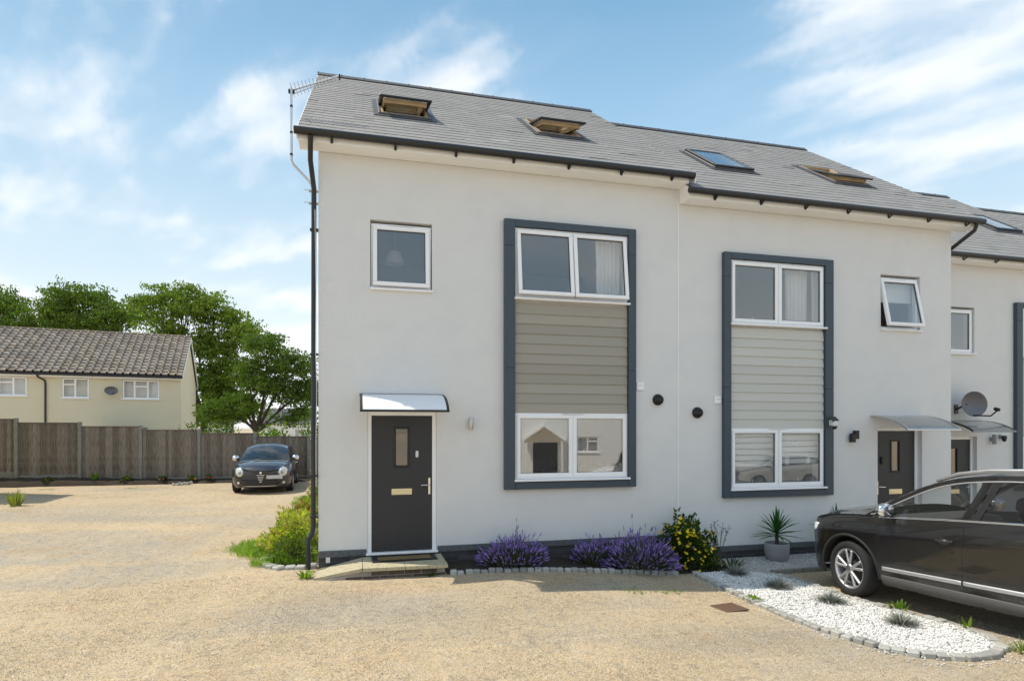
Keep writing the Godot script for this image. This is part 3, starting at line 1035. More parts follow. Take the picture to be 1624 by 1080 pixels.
func dish(label: String, at: Vector3, turn: float, rx: float, ry: float) -> void:
	var d := thing("satellite_dish", label, "satellite dish", at, turn)
	var s := mb()
	var rows := []
	for i in 7:
		var r := i / 6.0
		var row := []
		for k in 29:
			var a := TAU * (k % 28) / 28.0
			row.append(Vector3(cos(a) * rx * r, sin(a) * ry * r, -0.16 * (1.0 - r * r) * rx / 0.4 + 0.25))
		rows.append(row)
	grid(s, rows, true)
	build(s, "reflector", M.dish_grey, d)
	s = mb()
	tube(s, [Vector3(0, -ry * 0.9, 0.22), Vector3(rx * 0.25, -ry * 0.95, 0.5), Vector3(rx * 0.32, -ry * 0.5, 0.62)], 0.016, 8)
	tube(s, [Vector3(0, 0, 0.09), Vector3(0, -0.1, -0.12)], 0.022, 8)
	build(s, "arm", M.black_plastic, d)
	s = mb()
	box(s, Vector3(rx * 0.32, -ry * 0.45, 0.6), Vector3(0.07, 0.07, 0.12), Basis(Vector3.RIGHT, 0.3), 0.02)
	build(s, "receiver", M.black_plastic, d)
	s = mb()
	bx(s, -0.06, 0.06, -0.2, 0.0, -0.15, -0.12, 0.005)
	build(s, "wall_plate", M.black_plastic, d)

func security_camera(label: String, at: Vector3, with_panel: bool) -> void:
	var c := thing("security_camera", label, "security camera", at)
	var s := mb()
	bx(s, -0.03, 0.03, -0.05, 0.05, 0.0, 0.02, 0.006)
	tube(s, [Vector3(0, 0, 0.01), Vector3(0, 0.0, 0.07)], 0.014, 8)
	build(s, "bracket", M.white_plastic if with_panel else M.grey_plastic, c)
	s = mb()
	box(s, Vector3(0, -0.02, 0.10), Vector3(0.10, 0.085, 0.09), Basis.IDENTITY, 0.02)
	build(s, "body", M.white_plastic if with_panel else M.black_plastic, c)
	s = mb()
	lathe(s, [Vector2(0.0, -0.055), Vector2(0.028, -0.045), Vector2(0.042, -0.02), Vector2(0.044, 0.0)], 14, Transform3D(Basis.IDENTITY, Vector3(0, -0.062, 0.105)))
	build(s, "lens_dome", M.black_plastic, c)
	if with_panel:
		s = mb()
		box(s, Vector3(0.0, 0.075, 0.09), Vector3(0.14, 0.012, 0.11), Basis(Vector3.RIGHT, 0.7), 0.003)
		tube(s, [Vector3(0, 0.02, 0.09), Vector3(0, 0.07, 0.085)], 0.008, 6)
		build(s, "solar_panel", M.black_plastic, c)

func make_fixtures() -> void:
	canopy("white frosted curved canopy with black ends over the first front door", 0.6, 1.79, 2.545, 2.30, 0.0, 0.72, M.canopy_white, M.black_plastic, M.black_plastic, 1.22)
	canopy("smoky clear curved canopy over the dark door behind the brown car", 9.74, 10.87, 2.275, 2.03, 0.0, 0.78, M.smoked_sheet, M.brushed_steel, M.aluminium, 0.85)
	canopy("smoky clear canopy below the big satellite dish", 12.78, 13.9, 2.2, 1.99, -1.25, 0.75, M.smoked_sheet, M.black_plastic, M.grey_plastic, 0.85)
	wall_vent("round black vent cowl on the end house wall beside the white joint bead", Vector3(5.41, 2.52, 0.001))
	wall_vent("round black vent cowl on the middle house wall below the white cover plate", Vector3(6.146, 2.31, 0.001))
	cover_box("small square white cover plate on the end house beside its grey surround", Vector3(5.082, 2.74, 0.001))
	cover_box("small square white cover plate on the middle house left of its grey surround", Vector3(6.534, 2.53, 0.001))
	dish("large dark grey oval satellite dish above the smoky canopy", Vector3(13.25, 2.56, -1.12), 0.12, 0.42, 0.27)
	security_camera("white security camera with a little black solar panel on the grey surround", Vector3(8.76, 2.14, 0.09), true)
	security_camera("small black security camera beside the wall lamp under the dish", Vector3(14.46, 1.86, -1.249), false)
	# wall lamps (unlit in daylight)
	var l := thing("wall_lamp", "brushed steel cylinder wall lamp beside the white door canopy", "wall lamp", Vector3(2.231, 2.115, 0.0))
	var s := mb()
	lathe(s, [Vector2(0.0, -0.09), Vector2(0.034, -0.09), Vector2(0.036, -0.085), Vector2(0.036, 0.085), Vector2(0.034, 0.09), Vector2(0.0, 0.09)], 20, Transform3D(Basis.IDENTITY, Vector3(0, 0, 0.085)))
	build(s, "shade", M.brushed_steel, l)
	s = mb()
	bx(s, -0.022, 0.022, -0.045, 0.045, 0.001, 0.055, 0.006)
	build(s, "back_plate", M.grey_plastic, l)
	l = thing("wall_lamp", "black up and down wall lamp of two offset boxes beside the dark door", "wall lamp", Vector3(9.30, 1.89, 0.0))
	s = mb()
	bx(s, -0.075, 0.0, -0.10, 0.05, 0.03, 0.11, 0.004)
	bx(s, 0.002, 0.075, -0.04, 0.115, 0.03, 0.11, 0.004)
	build(s, "shade", M.black_plastic, l)
	s = mb()
	bx(s, -0.04, 0.04, -0.05, 0.06, 0.001, 0.029, 0.004)
	build(s, "back_plate", M.black_plastic, l)
	l = thing("wall_lamp", "grey cylinder wall lamp under the satellite dish", "wall lamp", Vector3(14.2, 1.80, -1.25))
	s = mb()
	lathe(s, [Vector2(0.0, -0.11), Vector2(0.04, -0.11), Vector2(0.042, -0.1), Vector2(0.042, 0.1), Vector2(0.04, 0.11), Vector2(0.0, 0.11)], 18, Transform3D(Basis.IDENTITY, Vector3(0, 0, 0.09)))
	build(s, "shade", M.grey_plastic, l)
	s = mb()
	bx(s, -0.022, 0.022, -0.045, 0.045, 0.001, 0.055, 0.006)
	build(s, "back_plate", M.grey_plastic, l)
	# door bells
	s = mb()
	bx(s, -0.022, 0.022, -0.05, 0.05, 0.0, 0.022, 0.012)
	tag(build(s, "door_bell", M.white_plastic), "little white door bell stuck on the first front door", "door bell").position = Vector3(1.425, 1.656, -0.05)
	s = mb()
	bx(s, -0.03, 0.03, -0.07, 0.07, 0.0, 0.035, 0.01)
	tag(build(s, "door_bell", M.black_plastic), "black door bell camera on the dark door behind the car", "door bell").position = Vector3(10.09, 1.44, -0.11)
	# television aerial on a cranked mast
	var a := thing("tv_aerial", "long silver television aerial on a cranked mast at the roof corner", "aerial", Vector3(-0.08, 5.2, -0.10))
	s = mb()
	tube(s, [Vector3(-0.01, 0.0, 0), Vector3(-0.01, 0.36, 0), Vector3(-0.06, 0.46, 0), Vector3(-0.27, 0.67, 0), Vector3(-0.30, 0.73, 0), Vector3(-0.30, 1.78, 0)], 0.017, 10)
	build(s, "mast", M.aluminium, a)
	for y in [0.12, 0.30]:
		s = mb()
		bx(s, -0.06, 0.08, y, y + 0.02, -0.03, 0.03, 0.004)
		tube(s, [Vector3(-0.12, y + 0.01, 0.04), Vector3(0.08, y + 0.01, 0.04)], 0.006, 6)
		build(s, "bracket", M.aluminium, a)
	var from := Vector3(-0.33, 1.74, -0.02)
	var to := Vector3(0.37, 2.12, -0.12)
	s = mb()
	tube(s, [from, to], 0.014, 8)
	tube(s, [from + Vector3(0.06, -0.03, 0), to + Vector3(-0.1, -0.07, 0)], 0.008, 8)
	build(s, "boom", M.aluminium, a)
	for k in 13:
		var c := from.lerp(to, 0.06 + k * 0.07)
		var half := lerpf(0.17, 0.09, k / 12.0)
		s = mb()
		tube(s, [c + Vector3(-0.10, 0.07, 1.0).normalized() * half * Vector3(1, 1, 1), c - Vector3(-0.10, 0.07, 1.0).normalized() * half], 0.004, 5)
		build(s, "element", M.aluminium, a)
	s = mb()
	box(s, to + Vector3(0, -0.02, 0), Vector3(0.025, 0.08, 0.04), Basis.IDENTITY, 0.005)
	box(s, from + Vector3(0.03, 0, 0), Vector3(0.09, 0.06, 0.05), Basis.IDENTITY, 0.01)
	build(s, "clamp", M.black_plastic, a)
	for y in [0.8, 1.12, 1.5]:
		s = mb()
		lathe(s, [Vector2(0.019, 0), Vector2(0.021, 0.004), Vector2(0.021, 0.03), Vector2(0.019, 0.034)], 10, Transform3D(Basis.IDENTITY, Vector3(-0.30, y, 0)))
		build(s, "tape_band", M.black_plastic, a)

func curtain(label: String, x0: float, x1: float, y0: float, y1: float, z: float, folds: int, seed_: int) -> void:
	R.seed = seed_
	var rows := []
	var n := folds * 8
	for j in 8:
		var row := []
		for i in n + 1:
			var u := float(i) / n
			var v := j / 7.0
			var amp := 0.025 + 0.015 * v
			row.append(Vector3(lerpf(x0, x1, u) + sin(v * 2.0 + u * 3.0) * 0.02, lerpf(y0, y1, 1.0 - v), z + sin(u * folds * TAU + sin(u * 9.0 + seed_) * 0.8) * amp))
		rows.append(row)
	var s := mb()
	grid(s, rows, true)
	tag(build(s, "curtain", M.curtain), label, "curtain")

func make_window_dressing() -> void:
	curtain("white curtain at the right of the end house upper window", 4.35, 4.82, 3.95, 5.2, -0.14, 6, 3)
	curtain("narrow white curtain at the left of the end house upper window", 2.92, 3.09, 3.95, 5.2, -0.14, 3, 4)
	curtain("white curtain inside the middle house upper window", 8.0, 8.45, 3.7, 4.98, -0.14, 5, 5)
	curtain("thin white curtain edge beside the other in the middle house upper window", 8.55, 8.72, 3.7, 4.98, -0.14, 2, 6)
	# striped roller blinds, one for each light of the lower window
	for q in [[6.82, 7.72, 1.38, "striped pale blind behind the left pane of the middle house lower window"], [7.80, 8.66, 1.42, "striped pale blind behind the right pane of the middle house lower window"]]:
		var b := thing("roller_blind", q[3], "blind", Vector3(q[0], q[2], -0.06))
		var y := 0.0
		while y < 2.05 - q[2] - 0.02:
			var s := mb()
			bx(s, 0.0, q[1] - q[0], y, y + 0.075, -0.003, 0.0)
			build(s, "stripe", M.blind_stripe, b)
			s = mb()
			bx(s, 0.0, q[1] - q[0], y + 0.0755, y + 0.1045, -0.003, 0.0)
			build(s, "sheer_stripe", M.smoked_sheet, b)
			y += 0.105
		var s2 := mb()
		tube(s2, [Vector3(0, 2.06 - q[2], 0), Vector3(q[1] - q[0], 2.06 - q[2], 0)], 0.025, 10)
		build(s2, "roller", M.white_plastic, b)
	var s := mb()
	bx(s, 10.0, 10.83, 4.42, 4.84, -0.16, -0.155)
	tag(build(s, "roller_blind", M.curtain), "plain pale blind half down in the small open upper window", "blind")
	# lamp shade in the small upper window
	var l := thing("pendant_lamp", "pale lamp shade hanging inside the small window of the end house", "lamp", Vector3(1.15, 4.86, -1.0))
	s = mb()
	lathe(s, [Vector2(0.16, -0.1), Vector2(0.10, 0.1)], 20)
	build(s, "lamp_shade", M.curtain, l)
	s = mb()
	tube(s, [Vector3(0, 0.1, 0), Vector3(0, 0.64, 0)], 0.006, 6)
	build(s, "flex", M.white_plastic, l)
	# pots on the inner sill of the end house lower window
	s = mb()
	bx(s, 2.93, 4.85, 1.18, 1.208, -0.45, -0.252)
	tag(build(s, "window_board", M.upvc), "white window board inside the end house lower window", "window board")
	for q in [[4.08, 0.09, "cream plant pot with a bushy green plant on the inside window board", 11], [4.62, 0.07, "small pot with a dark leafy plant at the window board end", 12], [3.72, 0.08, "grey pot with trailing leaves in the middle of the window board", 13]]:
		var o := thing("house_plant", q[2], "pot plant", Vector3(q[0], 1.21, -0.34))
		s = mb()
		lathe(s, [Vector2(0.0, 0.0), Vector2(q[1] * 0.75, 0.0), Vector2(q[1], 0.14), Vector2(q[1] * 0.9, 0.14), Vector2(q[1] * 0.9, 0.12), Vector2(0.0, 0.12)], 16)
		build(s, "pot", M.upvc_sill if q[3] == 11 else M.pot_grey, o)
		s = mb()
		R.seed = q[3]
		for k in 26:
			var d := Vector3(R.randf_range(-1, 1), R.randf_range(0.5, 1.6), R.randf_range(-1, 1)).normalized()
			blade(s, Vector3(d.x * 0.03, 0.12, d.z * 0.03), d, R.randf_range(0.1, 0.22), 0.022, 0.4, Color(0.06, 0.12, 0.04) * R.randf_range(0.7, 1.3))
		stuff(build(s, "foliage", M.leaf, o))

# ---------------------------------------------------------------- step, edging, beds
var BED := PackedVector2Array([Vector2(5.52, 0.95), Vector2(5.46, 1.7), Vector2(5.40, 2.41), Vector2(5.38, 3.32), Vector2(5.43, 3.92), Vector2(5.55, 4.35), Vector2(5.76, 4.62), Vector2(6.08, 4.78), Vector2(6.40, 4.78), Vector2(6.72, 4.62), Vector2(6.93, 4.3), Vector2(6.99, 3.9), Vector2(6.92, 3.4), Vector2(6.85, 2.9), Vector2(6.80, 2.4), Vector2(6.82, 1.85), Vector2(6.76, 1.4), Vector2(6.60, 1.05), Vector2(6.2, 0.85)])

func inside_bed(x: float, z: float, grow := 0.0) -> bool:
	if x < 5.2 or x > 7.2 or z < 0.7 or z > 5.0: return false
	var c := Vector2(6.15, 2.9)
	var p := Vector2(x, z)
	return Geometry2D.is_point_in_polygon(p + (c - p).normalized() * grow, BED)

func make_step() -> void:
	var st := thing("entrance_ramp", "stone slab ramp on brown bricks below the first front door", "ramp", Vector3.ZERO)
	# top platform and sloping end, slab by slab; plan corners (x, z), heights
	var top := 0.155
	var slabs := [[[0.62, 0.06], [0.62, 0.80], [1.185, 0.82], [1.185, 0.06], top, top], [[1.19, 0.06], [1.19, 0.82], [1.77, 0.83], [1.77, 0.06], top, top], [[-0.02, 0.12], [-0.02, 0.66], [0.612, 0.79], [0.612, 0.08], 0.025, top]]
	for q in slabs:
		var s := mb()
		s.set_smooth_group(-1)
		var a := Vector3(q[0][0], q[4], q[0][1])
		var b := Vector3(q[1][0], q[4], q[1][1])
		var c := Vector3(q[2][0], q[5], q[2][1])
		var d := Vector3(q[3][0], q[5], q[3][1])
		var dn := Vector3(0, -0.045, 0)
		quad(s, a, b, c, d)
		quad(s, a + dn, d + dn, c + dn, b + dn)
		quad(s, b, b + dn, c + dn, c)
		quad(s, a, a + dn, b + dn, b)
		quad(s, c, c + dn, d + dn, d)
		quad(s, d, d + dn, a + dn, a)
		build(s, "slab", M.sandstone, st)
	var s1 := mb()
	prism(s1, PackedVector2Array([Vector2(0.10, -0.2), Vector2(1.74, -0.2), Vector2(1.74, 0.109), Vector2(0.62, 0.109), Vector2(0.10, -0.005)]), Vector3(0, 0, 0.08), Vector3.RIGHT, Vector3.UP, Vector3(0, 0, 0.66))
	build(s1, "mortar_bed", M.mortar, st)
	R.seed = 900
	var f := mb()
	box(f, Vector3.ZERO, Vector3(0.215, 0.065, 0.05), Basis.IDENTITY, 0.004)
	var brick := commit(f)
	for row in 3:
		var y := 0.072 - row * 0.075
		var x := 1.74 - (0.0 if row % 2 else 0.1125)
		while x > 0.2:
			var x1 := minf(x, 1.74)
			var x0 := x1 - 0.215
			if row % 2 == 0 and x < 1.65 + 0.0 and x1 == 1.74: pass
			var lim := 0.62 - (0.109 - (y + 0.035)) / 0.114 * 0.52
			if x0 > lim - 0.02: place(brick, "brick", M["brown_brick_%d" % (R.randi() % 4)], st, Transform3D(Basis.IDENTITY, Vector3((x0 + x1) * 0.5, y, 0.722 + R.randf_range(-0.002, 0.002))))
			x -= 0.226
		var z := 0.62
		while z > 0.1:
			place(brick, "brick", M["brown_brick_%d" % (R.randi() % 4)], st, Transform3D(Basis(Vector3.UP, PI / 2), Vector3(1.722, y, z - (0.1 if row % 2 else 0.0))))
			z -= 0.226
	var dm := thing("door_mat", "coir door mat with a black border on the stone slabs", "door mat", Vector3(1.21, top + 0.002, 0.30), 0.02)
	var s := mb()
	ring(s, -0.46, 0.46, -0.19, 0.19, 0.08, 0.0, 0.014, 0.004)
	var o := build(s, "border", M.rubber, dm)
	o.rotation.x = -PI / 2
	s = mb()
	bx(s, -0.378, 0.378, 0.0, 0.018, -0.108, 0.108, 0.004)
	build(s, "coir_pad", M.coir, dm)

func sett_row(label: String, pts: Array, size: float, proud: float, seed_: int) -> void:
	R.seed = seed_
	var e := thing("stone_edging", label, "edging", on_ground(pts[0].x, pts[0].y))
	var variants := []
	for k in 4:
		var s := mb()
		var b := Vector3(size * R.randf_range(0.86, 0.97), 0.12, size * R.randf_range(0.8, 0.98))
		box(s, Vector3.ZERO, b, Basis.IDENTITY, size * R.randf_range(0.07, 0.13))
		variants.append(commit(s))
	var curve := Curve2D.new()
	for q in pts: curve.add_point(q)
	var l := curve.get_baked_length()
	var d := size * 0.5
	while d < l:
		var q := curve.sample_baked(d)
		var q2 := curve.sample_baked(minf(d + 0.03, l))
		var dir := (q2 - q).normalized()
		var t := Transform3D(Basis(Vector3.UP, -dir.angle() + R.randf_range(-0.13, 0.13)) * Basis(Vector3(1, 0, 1).normalized(), R.randf_range(-0.06, 0.06)), on_ground(q.x + R.randf_range(-0.008, 0.008), q.y + R.randf_range(-0.008, 0.008), proud - 0.06 + R.randf_range(-0.012, 0.01)) - e.position)
		place(variants[R.randi() % 4], "sett", M["sett_%d" % (R.randi() % 4)], e, t)
		d += size * R.randf_range(1.0, 1.1)

func sheet(called: String, poly: PackedVector2Array, m: Material, up: float, cell := 0.12) -> MeshInstance3D:
	# a sheet that follows the ground
	var s := mb()
	s.set_smooth_group(0)
	var lo := Vector2(1e9, 1e9)
	var hi := Vector2(-1e9, -1e9)
	for q in poly:
		lo = lo.min(q)
		hi = hi.max(q)
	var x := lo.x
	while x < hi.x:
		var z := lo.y
		while z < hi.y:
			var c := PackedVector2Array([Vector2(x, z), Vector2(x + cell, z), Vector2(x + cell, z + cell), Vector2(x, z + cell)])
			for r in Geometry2D.intersect_polygons(poly, c):
				var ids := Geometry2D.triangulate_polygon(r)
				for i in range(0, ids.size(), 3):
					var a := r[ids[i]]
					var b := r[ids[i + 1]]
					var d := r[ids[i + 2]]
					if (b - a).cross(d - a) > 0:
						var tt := b
						b = d
						d = tt
					tri(s, on_ground(a.x, a.y, up), on_ground(b.x, b.y, up), on_ground(d.x, d.y, up))
			z += cell
		x += cell
	return build(s, called, m)

func make_beds() -> void:
	structure(sheet("planting_bed", PackedVector2Array([Vector2(1.78, 0.03), Vector2(1.78, 0.76), Vector2(3.1, 0.84), Vector2(4.4, 0.95), Vector2(5.52, 0.95), Vector2(6.3, 0.9), Vector2(6.3, 0.03)]), M.soil, 0.022))
	structure(sheet("side_planting_bed", PackedVector2Array([Vector2(-0.06, -0.15), Vector2(-0.6, -0.2), Vector2(-0.85, -0.7), Vector2(-0.95, -9.0), Vector2(-0.06, -9.0)]), M.soil, 0.022))
	structure(sheet("gravel_bed", BED, M.render_white, 0.018))
	sett_row("row of small grey stone setts in front of the lavender", [Vector2(1.80, 0.78), Vector2(3.1, 0.86), Vector2(4.4, 0.97), Vector2(5.2, 1.02)], 0.105, 0.055, 41)
	var rim := []
	for q in BED.slice(0, 18): rim.append(q)
	sett_row("curved grey stone sett edging round the white pebble bed", rim, 0.115, 0.05, 42)
	sett_row("short curved row of white stones beside the downpipe bush", [Vector2(-0.02, -0.1), Vector2(-0.55, -0.14), Vector2(-0.72, -0.3), Vector2(-0.84, -0.62), Vector2(-0.74, -0.95)], 0.15, 0.06, 43)
	var ke := thing("kerb_edging", "thin concrete edging strip in front of the grey plant pot", "edging", on_ground(6.72, 1.16))
	var s := mb()
	box(s, Vector3(0.455, 0.0, 0.0), Vector3(0.905, 0.14, 0.06), Basis.IDENTITY, 0.008)
	var kerb := commit(s)
	for k in 4: place(kerb, "kerb", M.concrete, ke, Transform3D(Basis.IDENTITY, Vector3(k * 0.92, 0.0, 0.0)))
	structure(sheet("pale_gravel_strip", PackedVector2Array([Vector2(6.3, 0.03), Vector2(6.3, 0.85), Vector2(6.62, 1.05), Vector2(6.7, 1.12), Vector2(10.2, 1.12), Vector2(10.2, 0.03)]), M.gravel_pale, 0.014))
	# white pebbles
	var mesh := pebble_mesh(8, 0.62)
	R.seed = 81
	var xf := []
	var cs := []
	while xf.size() < 9500:
		var x := R.randf_range(5.3, 7.1)
		var z := R.randf_range(0.8, 4.9)
		if not inside_bed(x, z, -0.05): continue
		var d := R.randf_range(0.02, 0.038)
		xf.append(Transform3D(spin().scaled(Vector3.ONE * d), on_ground(x, z, 0.02 + R.randf_range(0.0, 0.012))))
		var g := R.randf_range(0.55, 0.84) if R.randf() < 0.9 else R.randf_range(0.25, 0.5)
		cs.append(Color(g, g * 0.99, g * 0.96))
	while xf.size() < 9750:
		var x := R.randf_range(5.0, 7.2)
		var z := R.randf_range(0.9, 5.1)
		if inside_bed(x, z, -0.05) or not inside_bed(x, z, 0.35): continue
		if x > 6.5 and z < 4.3: continue
		xf.append(Transform3D(spin().scaled(Vector3.ONE * R.randf_range(0.018, 0.03)), on_ground(x, z, 0.008)))
		cs.append(Color(0.7, 0.7, 0.68) * R.randf_range(0.7, 1.0))
	tag(scatter("white_pebbles", mesh, M.stone, xf, cs), "white pebbles filling the edged bed", "pebbles", "", "stuff")
	xf = []
	cs = []
	while xf.size() < 3500:
		var x := R.randf_range(6.3, 10.0)
		var z := R.randf_range(0.05, 1.1)
		if x < 6.75 and z > 0.85: continue
		var d := R.randf_range(0.015, 0.032)
		xf.append(Transform3D(spin().scaled(Vector3.ONE * d), on_ground(x, z, 0.012 + R.randf_range(0.0, 0.008))))
		var g := R.randf_range(0.3, 0.7)
		cs.append(Color(g, g, g * 0.97))
	tag(scatter("grey_chippings", mesh, M.stone, xf, cs), "pale grey chippings round the plant pots along the wall", "chippings", "", "stuff")
	# drain cover set in the gravel
	var dr := thing("drain_grate", "rusty brown iron drain grate set in the gravel", "drain", on_ground(4.9, 2.78, 0.006), 0.12)
	s = mb()
	ring(s, -0.17, 0.17, -0.15, 0.15, 0.018, 0.0, 0.012, 0.002)
	var o := build(s, "grate_frame", M.iron, dr)
	o.rotation.x = -PI / 2
	s = mb()
	bx(s, -0.15, 0.15, -0.02, -0.002, -0.13, 0.13)
	build(s, "sump", M.rubber, dr)
	for k in 9:
		s = mb()
		bx(s, -0.15 + k * 0.0345, -0.134 + k * 0.0345 + 0.008, 0.0, 0.011, -0.13, 0.13, 0.002)
		build(s, "grate_bar", M.iron, dr)

# ---------------------------------------------------------------- plants
func blade(s: SurfaceTool, at: Vector3, dir: Vector3, length: float, width: float, bend: float, c: Color, fold := 0.25) -> void:
	s.set_smooth_group(0)
	var side := dir.cross(Vector3.UP)
	side = side.normalized() if side.length() > 0.05 else Vector3.RIGHT
	var p := at
	var d := dir
	var seg := 5
	var prev := []
	for i in seg + 1:
		var u := float(i) / seg
		var w := width * 0.5 * (0.65 + 0.5 * sin(u * PI * 0.55)) * (1.0 - pow(u, 2.6)) + 0.0006
		var nrm := side.cross(d).normalized()
		var cur := [p - side * w + nrm * w * fold, p, p + side * w + nrm * w * fold]
		if i > 0:
			s.set_color(c)
			quad(s, prev[0], prev[1], cur[1], cur[0])
			quad(s, prev[1], prev[2], cur[2], cur[1])
		prev = cur
		p += d * (length / seg)
		d = (d + Vector3.DOWN * bend / seg).normalized()

func leaf_mesh() -> ArrayMesh:
	var s := mb()
	s.set_smooth_group(0)
	var a := Vector3.ZERO
	var t := Vector3(0, 1, -0.12)
	var m := Vector3(0, 0.5, 0.0)
	var l := Vector3(-0.32, 0.42, 0.10)
	var r := Vector3(0.32, 0.42, 0.10)
	tri(s, a, m, l)
	tri(s, l, m, t)
	tri(s, a, r, m)
	tri(s, m, r, t)
	return commit(s)

func sprig_mesh(seed_: int, n: int, size: float, reach: float) -> ArrayMesh:
	R.seed = seed_
	var lf := leaf_mesh()
	var s := mb()
	for k in n:
		var b := spin()
		var p := Vector3(R.randf_range(-1, 1), R.randf_range(-0.7, 0.7), R.randf_range(-1, 1)) * reach
		# leaves lie mostly flat, tips drooping
		var up := (Vector3.UP + Vector3(R.randf_range(-0.8, 0.8), 0, R.randf_range(-0.8, 0.8))).normalized()
		var fwd := Vector3(p.x, -0.2, p.z).normalized()
		var x := fwd.cross(up).normalized()
		b = Basis(x, fwd, x.cross(fwd))
		s.append_from(lf, 0, Transform3D(b.scaled(Vector3.ONE * size * R.randf_range(0.7, 1.25)), p))
	return s.commit()

func spike_mesh() -> ArrayMesh:
	# a lavender flower head
	var s := mb()
	lathe(s, [Vector2(0.0, 0.0), Vector2(0.07, 0.08), Vector2(0.12, 0.3), Vector2(0.08, 0.38), Vector2(0.12, 0.5), Vector2(0.07, 0.62), Vector2(0.09, 0.75), Vector2(0.0, 1.0)], 5)
	return commit(s)

func lavender(label: String, at: Vector3, rx: float, rz: float, h: float, n: int, seed_: int) -> void:
	var o := thing("lavender_bush", label, "lavender", at, 0.0, "lavender along the house front")
	R.seed = seed_
	var nz := noise(seed_, 2.6, FastNoiseLite.TYPE_SIMPLEX_SMOOTH, 2)
	var s := mb()
	for k in int(n * 1.5):
		var a := R.randf() * TAU
		var r := sqrt(R.randf())
		var base := Vector3(cos(a) * r * rx * 0.62, 0.0, sin(a) * r * rz * 0.6)
		var d := Vector3(cos(a) * r * 0.9, 1.0, sin(a) * r * 0.8).normalized()
		blade(s, base, d, h * R.randf_range(0.4, 0.85), 0.011, 0.25, Color(0.10, 0.13, 0.065) * R.randf_range(0.55, 1.25))
	stuff(build(s, "foliage", M.leaf_grey, o))
	var xf := []
	var cs := []
	s = mb()
	for k in n:
		var a := R.randf() * TAU
		var r := sqrt(R.randf())
		var d := Vector3(cos(a) * r * 1.15, 0.95 - 0.35 * r, sin(a) * r * 1.0 + 0.12).normalized()
		var lump := 0.82 + 0.5 * nz.get_noise_2d(cos(a) * r * rx, sin(a) * r * rz)
		var l := h * R.randf_range(0.62, 1.02) * lump
		if R.randf() < 0.07: l *= R.randf_range(1.3, 1.75)
		var base := Vector3(cos(a) * r * rx * 0.5, 0.02, sin(a) * r * rz * 0.5)
		var tip := Vector3(cos(a) * r * rx * 1.08, l * (1.0 - (0.5 + 0.35 * R.randf()) * r * r), sin(a) * r * rz * 1.1)
		var dd := (tip - base).normalized()
		tube(s, [base, base.lerp(tip, 0.5) + Vector3(0, 0.02, 0), tip], 0.0016, 3, false)
		var b := Basis(Quaternion(Vector3.UP, (dd + Vector3(R.randf_range(-0.3, 0.3), R.randf_range(0, 0.2), R.randf_range(-0.3, 0.3))).normalized()))
		xf.append(Transform3D(b.scaled(Vector3(1, 1.0, 1) * R.randf_range(0.05, 0.085)), tip))
		var t := R.randf()
		cs.append(Color(0.20, 0.13, 0.46).lerp(Color(0.42, 0.30, 0.64), t) * R.randf_range(0.55, 1.2))
	stuff(build(s, "flower_stem", M.stem, o))
	scatter("blossom", spike_mesh(), M.petal, xf, cs, o)

